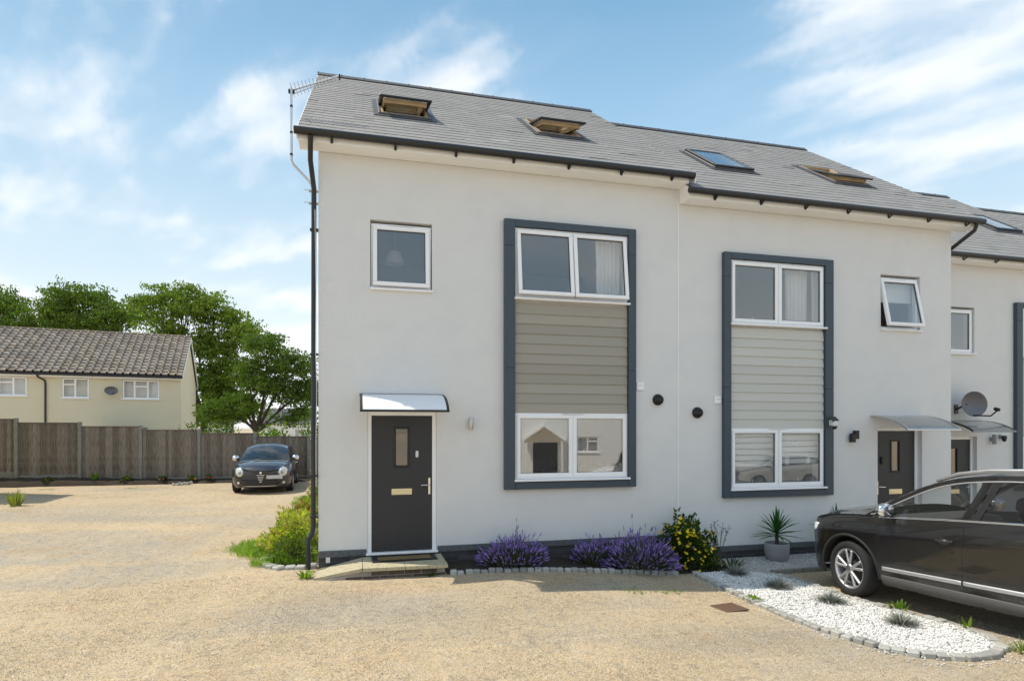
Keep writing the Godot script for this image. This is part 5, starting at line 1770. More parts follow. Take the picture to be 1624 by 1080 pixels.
func make_beyond() -> void:
	# the cream house: local x runs along its front to its right end at 0
	var h := thing("cream_house", "cream rendered house with a brown tiled roof behind the fence", "house", Vector3(-8.71, -0.4, -27.14), deg_to_rad(8.0))
	var holes := [[-7.95, -6.78, 4.05, 5.0], [-5.34, -4.17, 3.98, 5.0], [-2.71, -1.0, 3.98, 4.98]]
	var s := mb()
	wall_with_holes(s, -13.0, 0.0, 0.0, 5.2, -0.25, 0.0, holes)
	build(s, "wall", M.render_cream, h)
	s = mb()
	prism(s, PackedVector2Array([Vector2(-0.252, 0), Vector2(-0.252, 5.28), Vector2(-4.0, 7.72), Vector2(-8.0, 5.2), Vector2(-8.0, 0)]), Vector3(-0.25, 0, 0), Vector3(0, 0, 1), Vector3.UP, Vector3(0.25, 0, 0))
	prism(s, PackedVector2Array([Vector2(-0.252, 0), Vector2(-0.252, 5.28), Vector2(-4.0, 7.72), Vector2(-8.0, 5.2), Vector2(-8.0, 0)]), Vector3(-13.0, 0, 0), Vector3(0, 0, 1), Vector3.UP, Vector3(0.25, 0, 0))
	build(s, "gable_wall", M.render_cream, h)
	s = mb()
	bx(s, -12.7, -0.3, 0, 5.1, -8.0, -7.8)
	bx(s, -12.7, -0.3, 2.6, 2.8, -7.7, -0.3)
	build(s, "rear_wall", M.room_paint, h)
	s = mb()
	prism(s, PackedVector2Array([Vector2(0.30, 5.14), Vector2(0.30, 5.22), Vector2(-4.0, 7.86), Vector2(-8.3, 5.22), Vector2(-8.3, 5.14), Vector2(-4.0, 7.76)]), Vector3(-13.1, 0, 0), Vector3(0, 0, 1), Vector3.UP, Vector3(13.2, 0, 0))
	var rf := build(s, "roof", M.lead_grey, h)
	tiled_roof(rf, 13.2, Vector3(-13.1, 5.22, 0.32), Vector3(0, 2.66, -4.34), 14, 38, 160)
	s = mb()
	tube(s, [Vector3(-13.1, 7.9, -4.0), Vector3(0.1, 7.9, -4.0)], 0.11, 8)
	build(s, "ridge", M.brown_ridge, rf)
	s = mb()
	bx(s, -13.1, 0.1, 5.02, 5.17, 0.22, 0.25)
	build(s, "fascia_board", M.fascia, h)
	s = mb()
	bx(s, -13.1, 0.1, 5.03, 5.045, 0.003, 0.219)
	build(s, "soffit", M.fascia, h)
	s = mb()
	tube(s, [Vector3(-13.1, 5.17, 0.33), Vector3(0.12, 5.16, 0.33)], 0.065, 8)
	build(s, "gutter", M.gutter_black, h)
	s = mb()
	tube(s, [Vector3(-6.3, 5.12, 0.33), Vector3(-6.27, 5.0, 0.3), Vector3(-6.05, 4.85, 0.06), Vector3(-6.02, 4.7, 0.05), Vector3(-6.02, 0, 0.05)], 0.045, 8)
	build(s, "downpipe", M.gutter_black, h)
	s = mb()
	prism(s, PackedVector2Array([Vector2(0.31, 5.06), Vector2(0.31, 5.24), Vector2(-4.0, 7.9), Vector2(-8.2, 5.3), Vector2(-8.2, 5.1), Vector2(-4.0, 7.7)]), Vector3(0.102, 0, 0), Vector3(0, 0, 1), Vector3.UP, Vector3(0.03, 0, 0))
	build(s, "bargeboard", M.fascia, h)
	far_window(h, -7.94, -6.79, 4.06, 4.99, -0.03, [0.52], 0.7)
	far_window(h, -5.33, -4.18, 3.99, 4.99, -0.03, [0.48], 0.68)
	far_window(h, -2.70, -1.01, 3.99, 4.97, -0.03, [0.32, 0.68], 0.66)
	var q := h.transform * Vector3(-3.19, 4.38, 0.13)
	dish("small dark satellite dish on the cream house between two windows", q, deg_to_rad(20.0), 0.30, 0.22)
	# lean-to roof edge just above the fence
	var lt := thing("lean_to", "flat pale lean-to roof edge showing just over the fence", "lean-to", h.transform * Vector3(-2.6, 0.0, 1.6), deg_to_rad(8.0))
	s = mb()
	box(s, Vector3(0, 2.36, 0), Vector3(2.2, 0.06, 2.6), Basis(Vector3.RIGHT, 0.06), 0.01)
	build(s, "roof_sheet", M.lead_grey, lt)
	s = mb()
	bx(s, -1.0, 1.0, 0, 2.3, -1.2, 1.1)
	build(s, "wall", M.render_cream, lt)
	# white houses in the far distance under the trees
	for k in 3:
		var w := thing("distant_house", ["white distant house showing under the spreading tree", "pale distant house end beside the cream gable", "white distant house partly behind the downpipe"][k], "house", [Vector3(-6.2, 0, -56.0), Vector3(-15.4, 0, -60.0), Vector3(-0.5, 0, -58.0)][k], [0.1, 0.0, -0.15][k], "distant white houses")
		s = mb()
		wall_with_holes(s, -2.5, 2.5, -0.5, 2.5, -0.3, 0.0, [[-1.8, -1.0, 1.0, 2.0], [0.6, 1.6, 1.0, 2.0]])
		bx(s, -2.5, 2.5, -0.5, 2.5, -5.3, -5.0)
		build(s, "wall", M.render_white, w)
		s = mb()
		prism(s, PackedVector2Array([Vector2(0.3, 2.45), Vector2(-2.6, 4.1), Vector2(-5.6, 2.45)]), Vector3(-2.7, 0, 0), Vector3(0, 0, 1), Vector3.UP, Vector3(5.4, 0, 0))
		build(s, "roof", M.lead_grey, w)
		far_window(w, -1.8, -1.0, 1.0, 2.0, -0.05, [0.5], 0.0)
		far_window(w, 0.6, 1.6, 1.0, 2.0, -0.05, [0.5], 0.0)
	shrub("garden_shrub", "light green garden shrub behind the fence under the spreading tree", "shrub", Vector3(-2.75, 0.5, -17.4), Vector3(0.8, 1.5, 0.7), 1500, 0.13, [Color(0.2, 0.28, 0.04), Color(0.14, 0.22, 0.035)], 0, 0.0, [], 171, "garden shrubs over the fence")
	shrub("garden_shrub", "leafy garden shrub showing over the fence next to the downpipe", "shrub", Vector3(-1.1, 0.4, -18.5), Vector3(0.9, 2.2, 0.8), 1600, 0.13, [Color(0.1, 0.17, 0.035), Color(0.16, 0.22, 0.05)], 0, 0.0, [], 172, "garden shrubs over the fence")
	shrub("garden_shrub", "green garden shrub over the fence beside the tall tree trunk", "shrub", Vector3(-6.6, 0.2, -24.5), Vector3(1.6, 2.1, 1.0), 1800, 0.15, [Color(0.12, 0.2, 0.04), Color(0.08, 0.14, 0.03)], 0, 0.0, [], 173, "garden shrubs over the fence")

# ---------------------------------------------------------------- cars
# local axes: z runs from the nose (0) to the tail, y up, x across; all surfaces follow curves over z
class CarShape:
	var L := 4.6
	var curves := {}
	var prof := []
	var fa := 0.9
	var ra := 3.67
	var arch_r := 0.42
	var r := 0.37
	func cv(name: String, s: float) -> float:
		var a: Array = curves[name]
		if s <= a[0].x: return a[0].y
		for i in a.size() - 1:
			if s <= a[i + 1].x:
				var p0: Vector2 = a[maxi(i - 1, 0)]
				var p1: Vector2 = a[i]
				var p2: Vector2 = a[i + 1]
				var p3: Vector2 = a[mini(i + 2, a.size() - 1)]
				var h := p2.x - p1.x
				var t := (s - p1.x) / h
				var m1: float = (p2.y - p0.y) / maxf(p2.x - p0.x, 1e-4) * h
				var m2: float = (p3.y - p1.y) / maxf(p3.x - p1.x, 1e-4) * h
				var lim := absf(p2.y - p1.y) * 2.5
				m1 = clampf(m1, -lim, lim)
				m2 = clampf(m2, -lim, lim)
				var t2 := t * t
				var t3 := t2 * t
				return (2 * t3 - 3 * t2 + 1) * p1.y + (t3 - 2 * t2 + t) * m1 + (-2 * t3 + 3 * t2) * p2.y + (t3 - t2) * m2
		return a[-1].y
	func hw(s: float) -> float:
		# plan outline: full width, rounded at nose and tail
		var w := cv("hw", s)
		var rf: float = curves.round[0].x
		var rb: float = curves.round[1].x
		if s < rf: w *= pow(maxf(1.0 - pow(1.0 - s / rf, 2.6), 0.0), 1.0 / 2.6)
		var e := L - s
		if e < rb: w *= pow(maxf(1.0 - pow(1.0 - maxf(e, 0.0) / rb, 3.0), 0.0), 1.0 / 3.0)
		return w
	func side(s: float, y: float) -> float:
		var b := cv("bot", s)
		var t := clampf((y - b) / (cv("sh", s) - b), 0.0, 1.0)
		for i in prof.size() - 1:
			if t <= prof[i + 1].x:
				var u: float = (t - prof[i].x) / (prof[i + 1].x - prof[i].x)
				u = u * u * (3.0 - 2.0 * u) * 0.5 + u * 0.5
				return hw(s) * lerpf(prof[i].y, prof[i + 1].y, u)
		return hw(s) * prof[-1].y
	func deck(s: float, x: float) -> float:
		var w := maxf(side(s, 9.0), 1e-3)
		return cv("sh", s) + (cv("top", s) - cv("sh", s)) * (1.0 - pow(clampf(absf(x) / w, 0.0, 1.0), 2.4))
	func low(s: float) -> float:
		var y := cv("bot", s)
		for c in [fa, ra]:
			var d := absf(s - c)
			if d < arch_r: y = maxf(y, r + sqrt(arch_r * arch_r - d * d) * 0.985)
		return y
	func nose_s(x: float, y: float) -> float:
		# where the front surface lies at this breadth and height
		var a := 0.0
		var b := 1.2
		for i in 24:
			var m := (a + b) * 0.5
			if side(m, y) >= absf(x): b = m
			else: a = m
		return b

func stations(c: CarShape) -> Array:
	var st := [0.0, 0.003, 0.01, 0.02, 0.035, 0.055, 0.08, 0.11, 0.15, 0.2, 0.26, 0.32, 0.38]
	var s := 0.44
	while s < c.L - 0.4:
		st.append(s)
		s += 0.07
	for e in [0.36, 0.3, 0.24, 0.18, 0.13, 0.09, 0.06, 0.035, 0.018, 0.006, 0.0]: st.append(c.L - e)
	for a in [c.fa, c.ra]:
		for k in 25:
			st.append(a - c.arch_r * cos(PI * k / 24.0))
	st.sort()
	var out := []
	for q in st:
		if out.is_empty() or q - out[-1] > 0.0008: out.append(q)
	return out

# a patch of the side surface bounded by a polygon in (z, y), lifted off it
func side_patch(c: CarShape, poly: Array, lift: float, sg: float) -> SurfaceTool:
	var m := Vector2.ZERO
	for q in poly: m += q
	m /= poly.size()
	var dense := []
	for i in poly.size():
		var a: Vector2 = poly[i]
		var b: Vector2 = poly[(i + 1) % poly.size()]
		var n := maxi(1, int(a.distance_to(b) / 0.08))
		for k in n: dense.append(a.lerp(b, float(k) / n))
	dense.append(dense[0])
	var rows := []
	for i in 5:
		var row := []
		for q in dense:
			var p: Vector2 = m.lerp(q, i / 4.0)
			row.append(Vector3((c.side(p.x, p.y) + lift) * sg, p.y, p.x))
		rows.append(row)
	var row := []
	for q in dense: row.append(Vector3((c.side(q.x, q.y) - 0.004) * sg, q.y, q.x))
	rows.append(row)
	var s := mb()
	grid(s, rows, sg < 0)
	return s

# the same on the nose, polygon in (x, y)
func nose_patch(c: CarShape, poly: Array, lift: float, dome := 0.0) -> SurfaceTool:
	var m := Vector2.ZERO
	for q in poly: m += q
	m /= poly.size()
	var dense := []
	for i in poly.size():
		var a: Vector2 = poly[i]
		var b: Vector2 = poly[(i + 1) % poly.size()]
		var n := maxi(1, int(a.distance_to(b) / 0.05))
		for k in n: dense.append(a.lerp(b, float(k) / n))
	dense.append(dense[0])
	var rows := []
	for i in 5:
		var row := []
		var u := i / 4.0
		for q in dense:
			var p: Vector2 = m.lerp(q, u)
			row.append(Vector3(p.x, p.y, c.nose_s(p.x, p.y) - lift - dome * (1.0 - u * u)))
		rows.append(row)
	var row := []
	for q in dense: row.append(Vector3(q.x, q.y, c.nose_s(q.x, q.y) + 0.01))
	rows.append(row)
	var s := mb()
	grid(s, rows, true)
	return s

func oval(cx: float, cy: float, rx: float, ry: float, n := 18, tilt := 0.0) -> Array:
	var out := []
	for k in n: out.append(Vector2(cx, cy) + Vector2(cos(TAU * k / n) * rx, sin(TAU * k / n) * ry).rotated(tilt))
	return out

func line_strip(c: CarShape, pts: Array, width: float, lift: float, sg: float) -> SurfaceTool:
	# a narrow band along the side surface through (z, y) points
	var s := mb()
	var dense := []
	for i in pts.size() - 1:
		var n := maxi(1, int(pts[i].distance_to(pts[i + 1]) / 0.05))
		for k in n: dense.append(pts[i].lerp(pts[i + 1], float(k) / n))
	dense.append(pts[-1])
	var rows := []
	for i in dense.size():
		var d: Vector2 = (dense[mini(i + 1, dense.size() - 1)] - dense[maxi(i - 1, 0)]).normalized()
		var nn := Vector2(-d.y, d.x) * width * 0.5
		var row := []
		for e in [[1.0, -0.003], [0.85, lift], [-0.85, lift], [-1.0, -0.003]]:
			var q: Vector2 = dense[i] + nn * e[0]
			row.append(Vector3((c.side(q.x, q.y) + e[1]) * sg, q.y, q.x))
		rows.append(row)
	grid(s, rows, sg > 0)
	return s

func wheel(parent: Node, at: Vector3, r: float, width: float, rim: float, sg: float, steer: float, spokes: int, twin: bool, rim_mat: Material) -> void:
	var t := Transform3D(Basis(Vector3.UP, steer) * Basis(Vector3.BACK, -sg * PI / 2), at)
	var h := width * 0.5
	var s := mb()
	lathe(s, [Vector2(rim * 0.98, -h * 0.8), Vector2(rim * 1.06, -h), Vector2(r * 0.93, -h * 0.99), Vector2(r * 0.985, -h * 0.82), Vector2(r, -h * 0.5), Vector2(r * 1.003, 0), Vector2(r, h * 0.5), Vector2(r * 0.985, h * 0.82), Vector2(r * 0.93, h * 0.99), Vector2(rim * 1.06, h), Vector2(rim * 0.98, h * 0.8)], 40)
	var w := build(s, "wheel", M.tyre, parent)
	w.transform = t
	s = mb()
	lathe(s, [Vector2(rim * 0.90, -h * 0.8), Vector2(rim * 0.90, h * 0.62), Vector2(rim * 0.93, h * 0.8), Vector2(rim * 0.985, h * 0.9), Vector2(rim * 1.01, h * 0.84), Vector2(rim * 0.985, h * 0.76)], 40)
	for k in spokes:
		var a := TAU * k / spokes
		for e in ([-0.13, 0.13] if twin else [0.0]):
			var d0 := Vector3(cos(a + e * 0.6), 0, sin(a + e * 0.6))
			var d1 := Vector3(cos(a + e * 1.7), 0, sin(a + e * 1.7))
			var p := d0 * rim * 0.16 + Vector3(0, h * 0.72, 0)
			var q := d1 * rim * 0.93 + Vector3(0, h * 0.74, 0)
			var f := (q - p).normalized()
			var x := f.cross(Vector3.UP).normalized()
			box(s, (p + q) * 0.5, Vector3(rim * (0.13 if twin else 0.2), h * 0.3, (q - p).length()), Basis(x, x.cross(-f), -f).orthonormalized(), rim * 0.03)
	build(s, "rim", rim_mat, w)
	s = mb()
	lathe(s, [Vector2(rim * 0.22, h * 0.55), Vector2(rim * 0.21, h * 0.86), Vector2(rim * 0.13, h * 0.9), Vector2(0.0, h * 0.9)], 20)
	build(s, "hub_cap", M.brushed_steel if twin else rim_mat, w)
	s = mb()
	lathe(s, [Vector2(0.0, h * 0.2), Vector2(rim * 0.7, h * 0.2), Vector2(rim * 0.7, h * 0.1), Vector2(0.0, h * 0.1)], 24)
	build(s, "brake_disc", M.car_trim, w)

# q: shape and details; returns the car standing on y = 0 with its nose towards -z of its node at z = 0
func car(called: String, label: String, c: CarShape, q: Dictionary, paint: Material, at: Vector3, turn: float) -> Node3D:
	var o := thing(called, label, "car", at, turn)
	var st := stations(c)
	var rows_n := 12
	# lower body
	var s := mb()
	for sg in [-1.0, 1.0]:
		var rows := []
		for z in st:
			var lo := c.low(z)
			var hi := c.cv("sh", z)
			var row := []
			for k in rows_n + 1:
				var y := lerpf(lo, hi, k / float(rows_n))
				row.append(Vector3(c.side(z, y) * sg, y, z))
			rows.append(row)
		grid(s, rows, sg < 0)
	# bonnet and tail deck
	for half in [[0.0, q.cowl + 0.12], [q.tail, c.L]]:
		var rows := []
		for z in st:
			if z < half[0] - 1e-4 or z > half[1] + 1e-4: continue
			var w := c.side(z, 9.0)
			var row := []
			for k in 17:
				var x := w * (1.0 - k / 8.0)
				row.append(Vector3(x, c.deck(z, x), z))
			rows.append(row)
		grid(s, rows, true)
	build(s, "body", paint, o)
	# wheel housings and floor
	s = mb()
	for a in [c.fa, c.ra]:
		for sg in [-1.0, 1.0]:
			var rows := []
			for k in 25:
				var an := PI * k / 24.0
				var z: float = a - c.arch_r * cos(an)
				var y := c.r + c.arch_r * sin(an) * 0.985
				var w := c.side(z, y)
				rows.append([Vector3((w - 0.004) * sg, y, z), Vector3((w - 0.3) * sg, y + 0.01, z)])
			grid(s, rows)
	bx(s, -c.hw(2.0) * 0.8, c.hw(2.0) * 0.8, q.floor, q.floor + 0.05, 0.35, c.L - 0.3)
	bx(s, -c.hw(2.0) * 0.62, c.hw(2.0) * 0.62, q.floor + 0.06, 0.68, c.fa - 0.5, c.fa + 0.5)
	build(s, "underbody", M.car_trim, o)
	# cabin: side windows between the belt and the roof edge
	var e0: float = q.cowl
	var e1: float = q.rear
	var belt := func(z: float) -> float: return c.cv("sh", z)
	var edge := func(z: float) -> float: return c.cv("edge", z)
	var gx := func(z: float, y: float) -> float: return c.side(z, 9.0) - 0.012 - (y - c.cv("sh", z)) * q.lean
	var zs := []
	var z0 := e0
	while z0 < e1:
		zs.append(z0)
		z0 += 0.04
	zs.append(e1)
	var frame := mb()
	for sg in [-1.0, 1.0]:
		var rows := []
		for z in zs:
			var row := []
			for k in 4:
				var y := lerpf(maxf(edge.call(z) - 0.055, belt.call(z)), edge.call(z), k / 3.0)
				row.append(Vector3(gx.call(z, y) * sg, y, z))
			rows.append(row)
		grid(frame, rows, sg < 0)
		for pl in q.pillars:
			rows = []
			for k in 9:
				var u := k / 8.0
				var za: float = pl[0] + pl[2] * u
				var zb: float = pl[1] + pl[2] * u
				var row := []
				for w in 3:
					var z := lerpf(za, zb, w / 2.0)
					var y := lerpf(belt.call(z), edge.call(z) - 0.02, u)
					row.append(Vector3((gx.call(z, y) + 0.002) * sg, y, z))
				rows.append(row)
			grid(frame, rows, sg > 0)
	build(frame, "window_frame", q.get("frame_mat", M.car_trim), o)
	if q.has("surround_trim"):
		for sg in [-1.0, 1.0]:
			var path := []
			for z in zs:
				var y: float = maxf(edge.call(z) - 0.062, belt.call(z) + 0.012)
				if z > q.surround_trim: path.append(Vector3((gx.call(z, y) + 0.004) * sg, y, z))
			s = mb()
			tube(s, path, 0.009, 6)
			build(s, "window_surround", M.aluminium, o)
	for sg in [-1.0, 1.0]:
		for wn in q.windows:
			var rows := []
			var n := int((wn[1] - wn[0]) / 0.04) + 1
			for i in n + 1:
				var z := lerpf(wn[0], wn[1], i / float(n))
				var row := []
				for k in 5:
					var y := lerpf(belt.call(z), maxf(edge.call(z) - 0.05, belt.call(z)), k / 4.0)
					row.append(Vector3((gx.call(z, y) - 0.006) * sg, y, z))
				rows.append(row)
			s = mb()
			grid(s, rows, sg < 0)
			build(s, "side_window", M[wn[2]], o)
	# roof
	s = mb()
	var rows := []
	var zr: float = q.screen_top
	while zr < e1 + 1e-3:
		var w: float = gx.call(zr, edge.call(zr))
		var row := []
		for k in 17:
			var x: float = w * (1.0 - k / 8.0)
			row.append(Vector3(x, edge.call(zr) + (c.cv("roof", zr) - edge.call(zr)) * (1.0 - pow(absf(x) / w, 2.2)), zr))
		rows.append(row)
		zr += 0.05
	grid(s, rows, true)
	build(s, "roof", paint, o)
	# windscreen and rear screen, bowed
	for k2 in 2:
		var za: float = e0 - 0.02 if k2 == 0 else q.tail + 0.06
		var zb: float = q.screen_top if k2 == 0 else e1
		s = mb()
		rows = []
		for i in 9:
			var u := i / 8.0
			var row := []
			for k in 13:
				var v := 1.0 - k / 6.0
				var zz := lerpf(za, zb, u)
				var y0: float = c.deck(clampf(za, 0, c.L), 0.0) if absf(v) < 0.01 else c.deck(za, c.side(za, 9.0) * 0.98 * v)
				var wa: float = c.side(za, 9.0) - 0.03
				var wb: float = gx.call(zb, edge.call(zb))
				var y1: float = edge.call(zb) + (c.cv("roof", zb) - edge.call(zb)) * (1.0 - pow(absf(v), 2.2))
				var bow := (1.0 - v * v) * (0.16 if k2 == 0 else -0.05) * (1.0 - 0.6 * u)
				row.append(Vector3(lerpf(wa, wb, u) * v, lerpf(y0, y1, u) + sin(u * PI) * 0.025, zz - bow))
			rows.append(row)
		grid(s, rows, k2 == 0)
		build(s, "windscreen" if k2 == 0 else "rear_screen", M.car_glass if k2 == 0 else M.privacy_glass, o)
	# seats and dashboard
	s = mb()
	for sx in [-0.36, 0.36]:
		box(s, Vector3(sx, 0.62, q.cowl + 1.25), Vector3(0.5, 0.16, 0.5), Basis.IDENTITY, 0.06)
		box(s, Vector3(sx, 0.95, q.cowl + 1.52), Vector3(0.48, 0.62, 0.14), Basis(Vector3.RIGHT, 0.18), 0.06)
		box(s, Vector3(sx, c.cv("sh", 2.0) + 0.2, q.cowl + 1.60), Vector3(0.26, 0.17, 0.09), Basis(Vector3.RIGHT, 0.15), 0.04)
	build(s, "seat", M.interior, o)
	s = mb()
	box(s, Vector3(0, c.cv("sh", q.cowl) - 0.1, q.cowl + 0.45), Vector3(1.35, 0.22, 0.55), Basis(Vector3.RIGHT, 0.05), 0.06)
	build(s, "dashboard", M.interior, o)
	# wheels
	for sg in [-1.0, 1.0]:
		wheel(o, Vector3((c.hw(c.fa) - 0.02 - q.tyre_w * 0.5) * sg, c.r, c.fa), c.r, q.tyre_w, q.rim, sg, q.steer, q.spokes, q.twin, q.rim_mat)
		wheel(o, Vector3((c.hw(c.ra) - 0.02 - q.tyre_w * 0.5) * sg, c.r, c.ra), c.r, q.tyre_w, q.rim, sg, 0.0, q.spokes, q.twin, q.rim_mat)
		# door mirrors
		s = mb()
		var mz: float = q.mirror
		var mx: float = c.side(mz, 9.0) + 0.11
		var my: float = c.cv("sh", mz) + 0.085
		lathe(s, [Vector2(0.0, -0.075), Vector2(0.075, -0.055), Vector2(0.105, -0.01), Vector2(0.11, 0.03), Vector2(0.10, 0.05), Vector2(0.0, 0.05)], 18, Transform3D(Basis(Vector3(1.05, 0, 0), Vector3(0, 0, 1.1), Vector3(0, -0.8, 0)), Vector3(mx * sg, my, mz)))
		var mr := build(s, "door_mirror", q.mirror_mat, o)
		s = mb()
		tube(s, [Vector3((mx - 0.16) * sg, my - 0.09, mz), Vector3((mx - 0.04) * sg, my - 0.05, mz)], 0.025, 8)
		build(s, "mirror_foot", M.car_trim, mr)
		# door handles and shut lines
		for hd in q.handles:
			s = mb()
			var hx: float = c.side(hd.x, hd.y)
			tube(s, [Vector3((hx + 0.0) * sg, hd.y, hd.x - 0.09), Vector3((hx + 0.035) * sg, hd.y + 0.004, hd.x - 0.06), Vector3((hx + 0.038) * sg, hd.y + 0.006, hd.x + 0.06), Vector3((hx + 0.0) * sg, hd.y + 0.004, hd.x + 0.10)], 0.014, 8)
			build(s, "door_handle", q.handle_mat, o)
			build(side_patch(c, oval(hd.x, hd.y - 0.01, 0.075, 0.038, 16), 0.002, sg), "handle_recess", M.car_trim, o)
		for ln in q.lines:
			build(line_strip(c, ln, 0.007, 0.0015, sg), "shut_line", M.rubber, o)
		for tr in q.trims:
			build(line_strip(c, tr[0], tr[1], tr[2], sg), tr[3], M[tr[4]], o)
	return o

func suv_shape() -> Array:
	var c := CarShape.new()
	c.L = 4.63
	c.fa = 0.92
	c.ra = 3.69
	c.r = 0.372
	c.arch_r = 0.435
	c.prof = [Vector2(0.0, 0.915), Vector2(0.10, 0.955), Vector2(0.22, 0.975), Vector2(0.42, 0.985), Vector2(0.62, 0.993), Vector2(0.76, 1.0), Vector2(0.86, 0.982), Vector2(0.95, 0.945), Vector2(1.0, 0.915)]
	c.curves = {
		"round": [Vector2(0.54, 0), Vector2(0.45, 0)],
		"hw": [Vector2(0, 0.90), Vector2(0.7, 0.945), Vector2(2.3, 0.945), Vector2(3.8, 0.945), Vector2(4.63, 0.88)],
		"bot": [Vector2(0, 0.34), Vector2(0.2, 0.25), Vector2(1.2, 0.255), Vector2(3.3, 0.275), Vector2(4.4, 0.34), Vector2(4.63, 0.42)],
		"sh": [Vector2(0, 0.85), Vector2(0.12, 0.93), Vector2(0.4, 1.03), Vector2(0.9, 1.10), Vector2(1.5, 1.13), Vector2(2.3, 1.185), Vector2(3.3, 1.24), Vector2(4.2, 1.26), Vector2(4.63, 1.16)],
		"top": [Vector2(0, 0.88), Vector2(0.12, 1.0), Vector2(0.4, 1.12), Vector2(0.9, 1.205), Vector2(1.3, 1.235), Vector2(1.6, 1.26), Vector2(4.0, 1.29), Vector2(4.63, 1.2)],
		"edge": [Vector2(1.15, 1.125), Vector2(1.6, 1.38), Vector2(2.0, 1.57), Vector2(2.4, 1.66), Vector2(3.0, 1.695), Vector2(3.6, 1.675), Vector2(4.1, 1.60), Vector2(4.42, 1.50)],
		"roof": [Vector2(1.8, 1.56), Vector2(2.0, 1.65), Vector2(2.4, 1.735), Vector2(3.0, 1.77), Vector2(3.6, 1.75), Vector2(4.2, 1.67), Vector2(4.45, 1.6)],
	}
	var q := {"cowl": 1.15, "screen_top": 2.0, "rear": 4.40, "tail": 4.42, "lean": 0.40, "floor": 0.27, "tyre_w": 0.235, "rim": 0.268, "steer": 0.0, "spokes": 5, "twin": true, "rim_mat": M.alloy,
		"pillars": [[2.40, 2.50, 0.16], [2.52, 2.60, 0.16], [3.55, 3.72, 0.22]],
		"windows": [[1.22, 2.52, "car_glass"], [2.52, 3.62, "privacy_glass"], [3.62, 4.34, "privacy_glass"]],
		"surround_trim": 1.22, "frame_mat": M.paint_brown, "mirror": 1.52, "mirror_mat": M.chrome, "handle_mat": M.paint_brown,
		"handles": [Vector2(2.26, 0.94), Vector2(3.32, 1.0)],
		"lines": [[Vector2(1.42, 0.98), Vector2(1.40, 0.8), Vector2(1.385, 0.62), Vector2(1.43, 0.36)], [Vector2(2.53, 1.19), Vector2(2.47, 1.12), Vector2(2.46, 0.9), Vector2(2.45, 0.6), Vector2(2.45, 0.36)], [Vector2(3.5, 1.18), Vector2(3.5, 0.8), Vector2(3.3, 0.5), Vector2(3.25, 0.38)], [Vector2(0.42, 0.995), Vector2(0.9, 1.065), Vector2(1.3, 1.095)]],
		"trims": [[[Vector2(1.44, 0.475), Vector2(2.44, 0.50)], 0.05, 0.012, "door_moulding", "aluminium"], [[Vector2(2.46, 0.5005), Vector2(3.22, 0.52)], 0.05, 0.012, "door_moulding", "aluminium"], [[Vector2(1.42, 0.325), Vector2(3.22, 0.345)], 0.13, 0.02, "sill_cladding", "sill_trim"], [[Vector2(1.36, 1.108), Vector2(2.2, 1.168), Vector2(3.0, 1.213), Vector2(3.9, 1.243)], 0.022, 0.006, "belt_chrome", "chrome"]]}
	return [c, q]

func suv_extras(o: Node3D, c: CarShape, paint: Material) -> void:
	for sg in [-1.0, 1.0]:
		var s := mb()
		tube(s, [Vector3(0.655 * sg, 1.60, 1.98), Vector3(0.665 * sg, 1.69, 2.25), Vector3(0.665 * sg, 1.738, 2.6), Vector3(0.665 * sg, 1.752, 3.0), Vector3(0.66 * sg, 1.738, 3.5), Vector3(0.65 * sg, 1.695, 3.95), Vector3(0.64 * sg, 1.625, 4.15)], 0.021, 10)
		build(s, "roof_rail", M.aluminium, o)
		build(nose_patch(c, [Vector2(0.50 * sg, 0.84), Vector2(0.62 * sg, 0.74), Vector2(0.80 * sg, 0.76), Vector2(0.905 * sg, 0.84), Vector2(0.90 * sg, 0.93), Vector2(0.72 * sg, 0.91)], 0.006, 0.01), "headlight", M.lamp_clear, o)
		# arch lip
		var pts := []
		for k in 21:
			var a := lerpf(-0.12, PI + 0.12, k / 20.0)
			pts.append(Vector2(c.fa - (c.arch_r + 0.018) * cos(a), c.r + (c.arch_r + 0.018) * sin(a)))
		build(line_strip(c, pts, 0.036, 0.006, sg), "arch_lip", M.car_trim, o)
		pts = []
		for k in 21:
			var a := lerpf(-0.12, PI + 0.12, k / 20.0)
			pts.append(Vector2(c.ra - (c.arch_r + 0.018) * cos(a), c.r + (c.arch_r + 0.018) * sin(a)))
		build(line_strip(c, pts, 0.036, 0.006, sg), "arch_lip", M.car_trim, o)
		build(side_patch(c, [Vector2(4.25, 0.85), Vector2(4.5, 0.85), Vector2(4.46, 1.15), Vector2(4.3, 1.17)], 0.004, sg), "tail_light", M.tail_red, o)
	build(nose_patch(c, [Vector2(-0.42, 0.52), Vector2(0.42, 0.52), Vector2(0.44, 0.74), Vector2(-0.44, 0.74)], 0.004), "grille", M.car_trim, o)

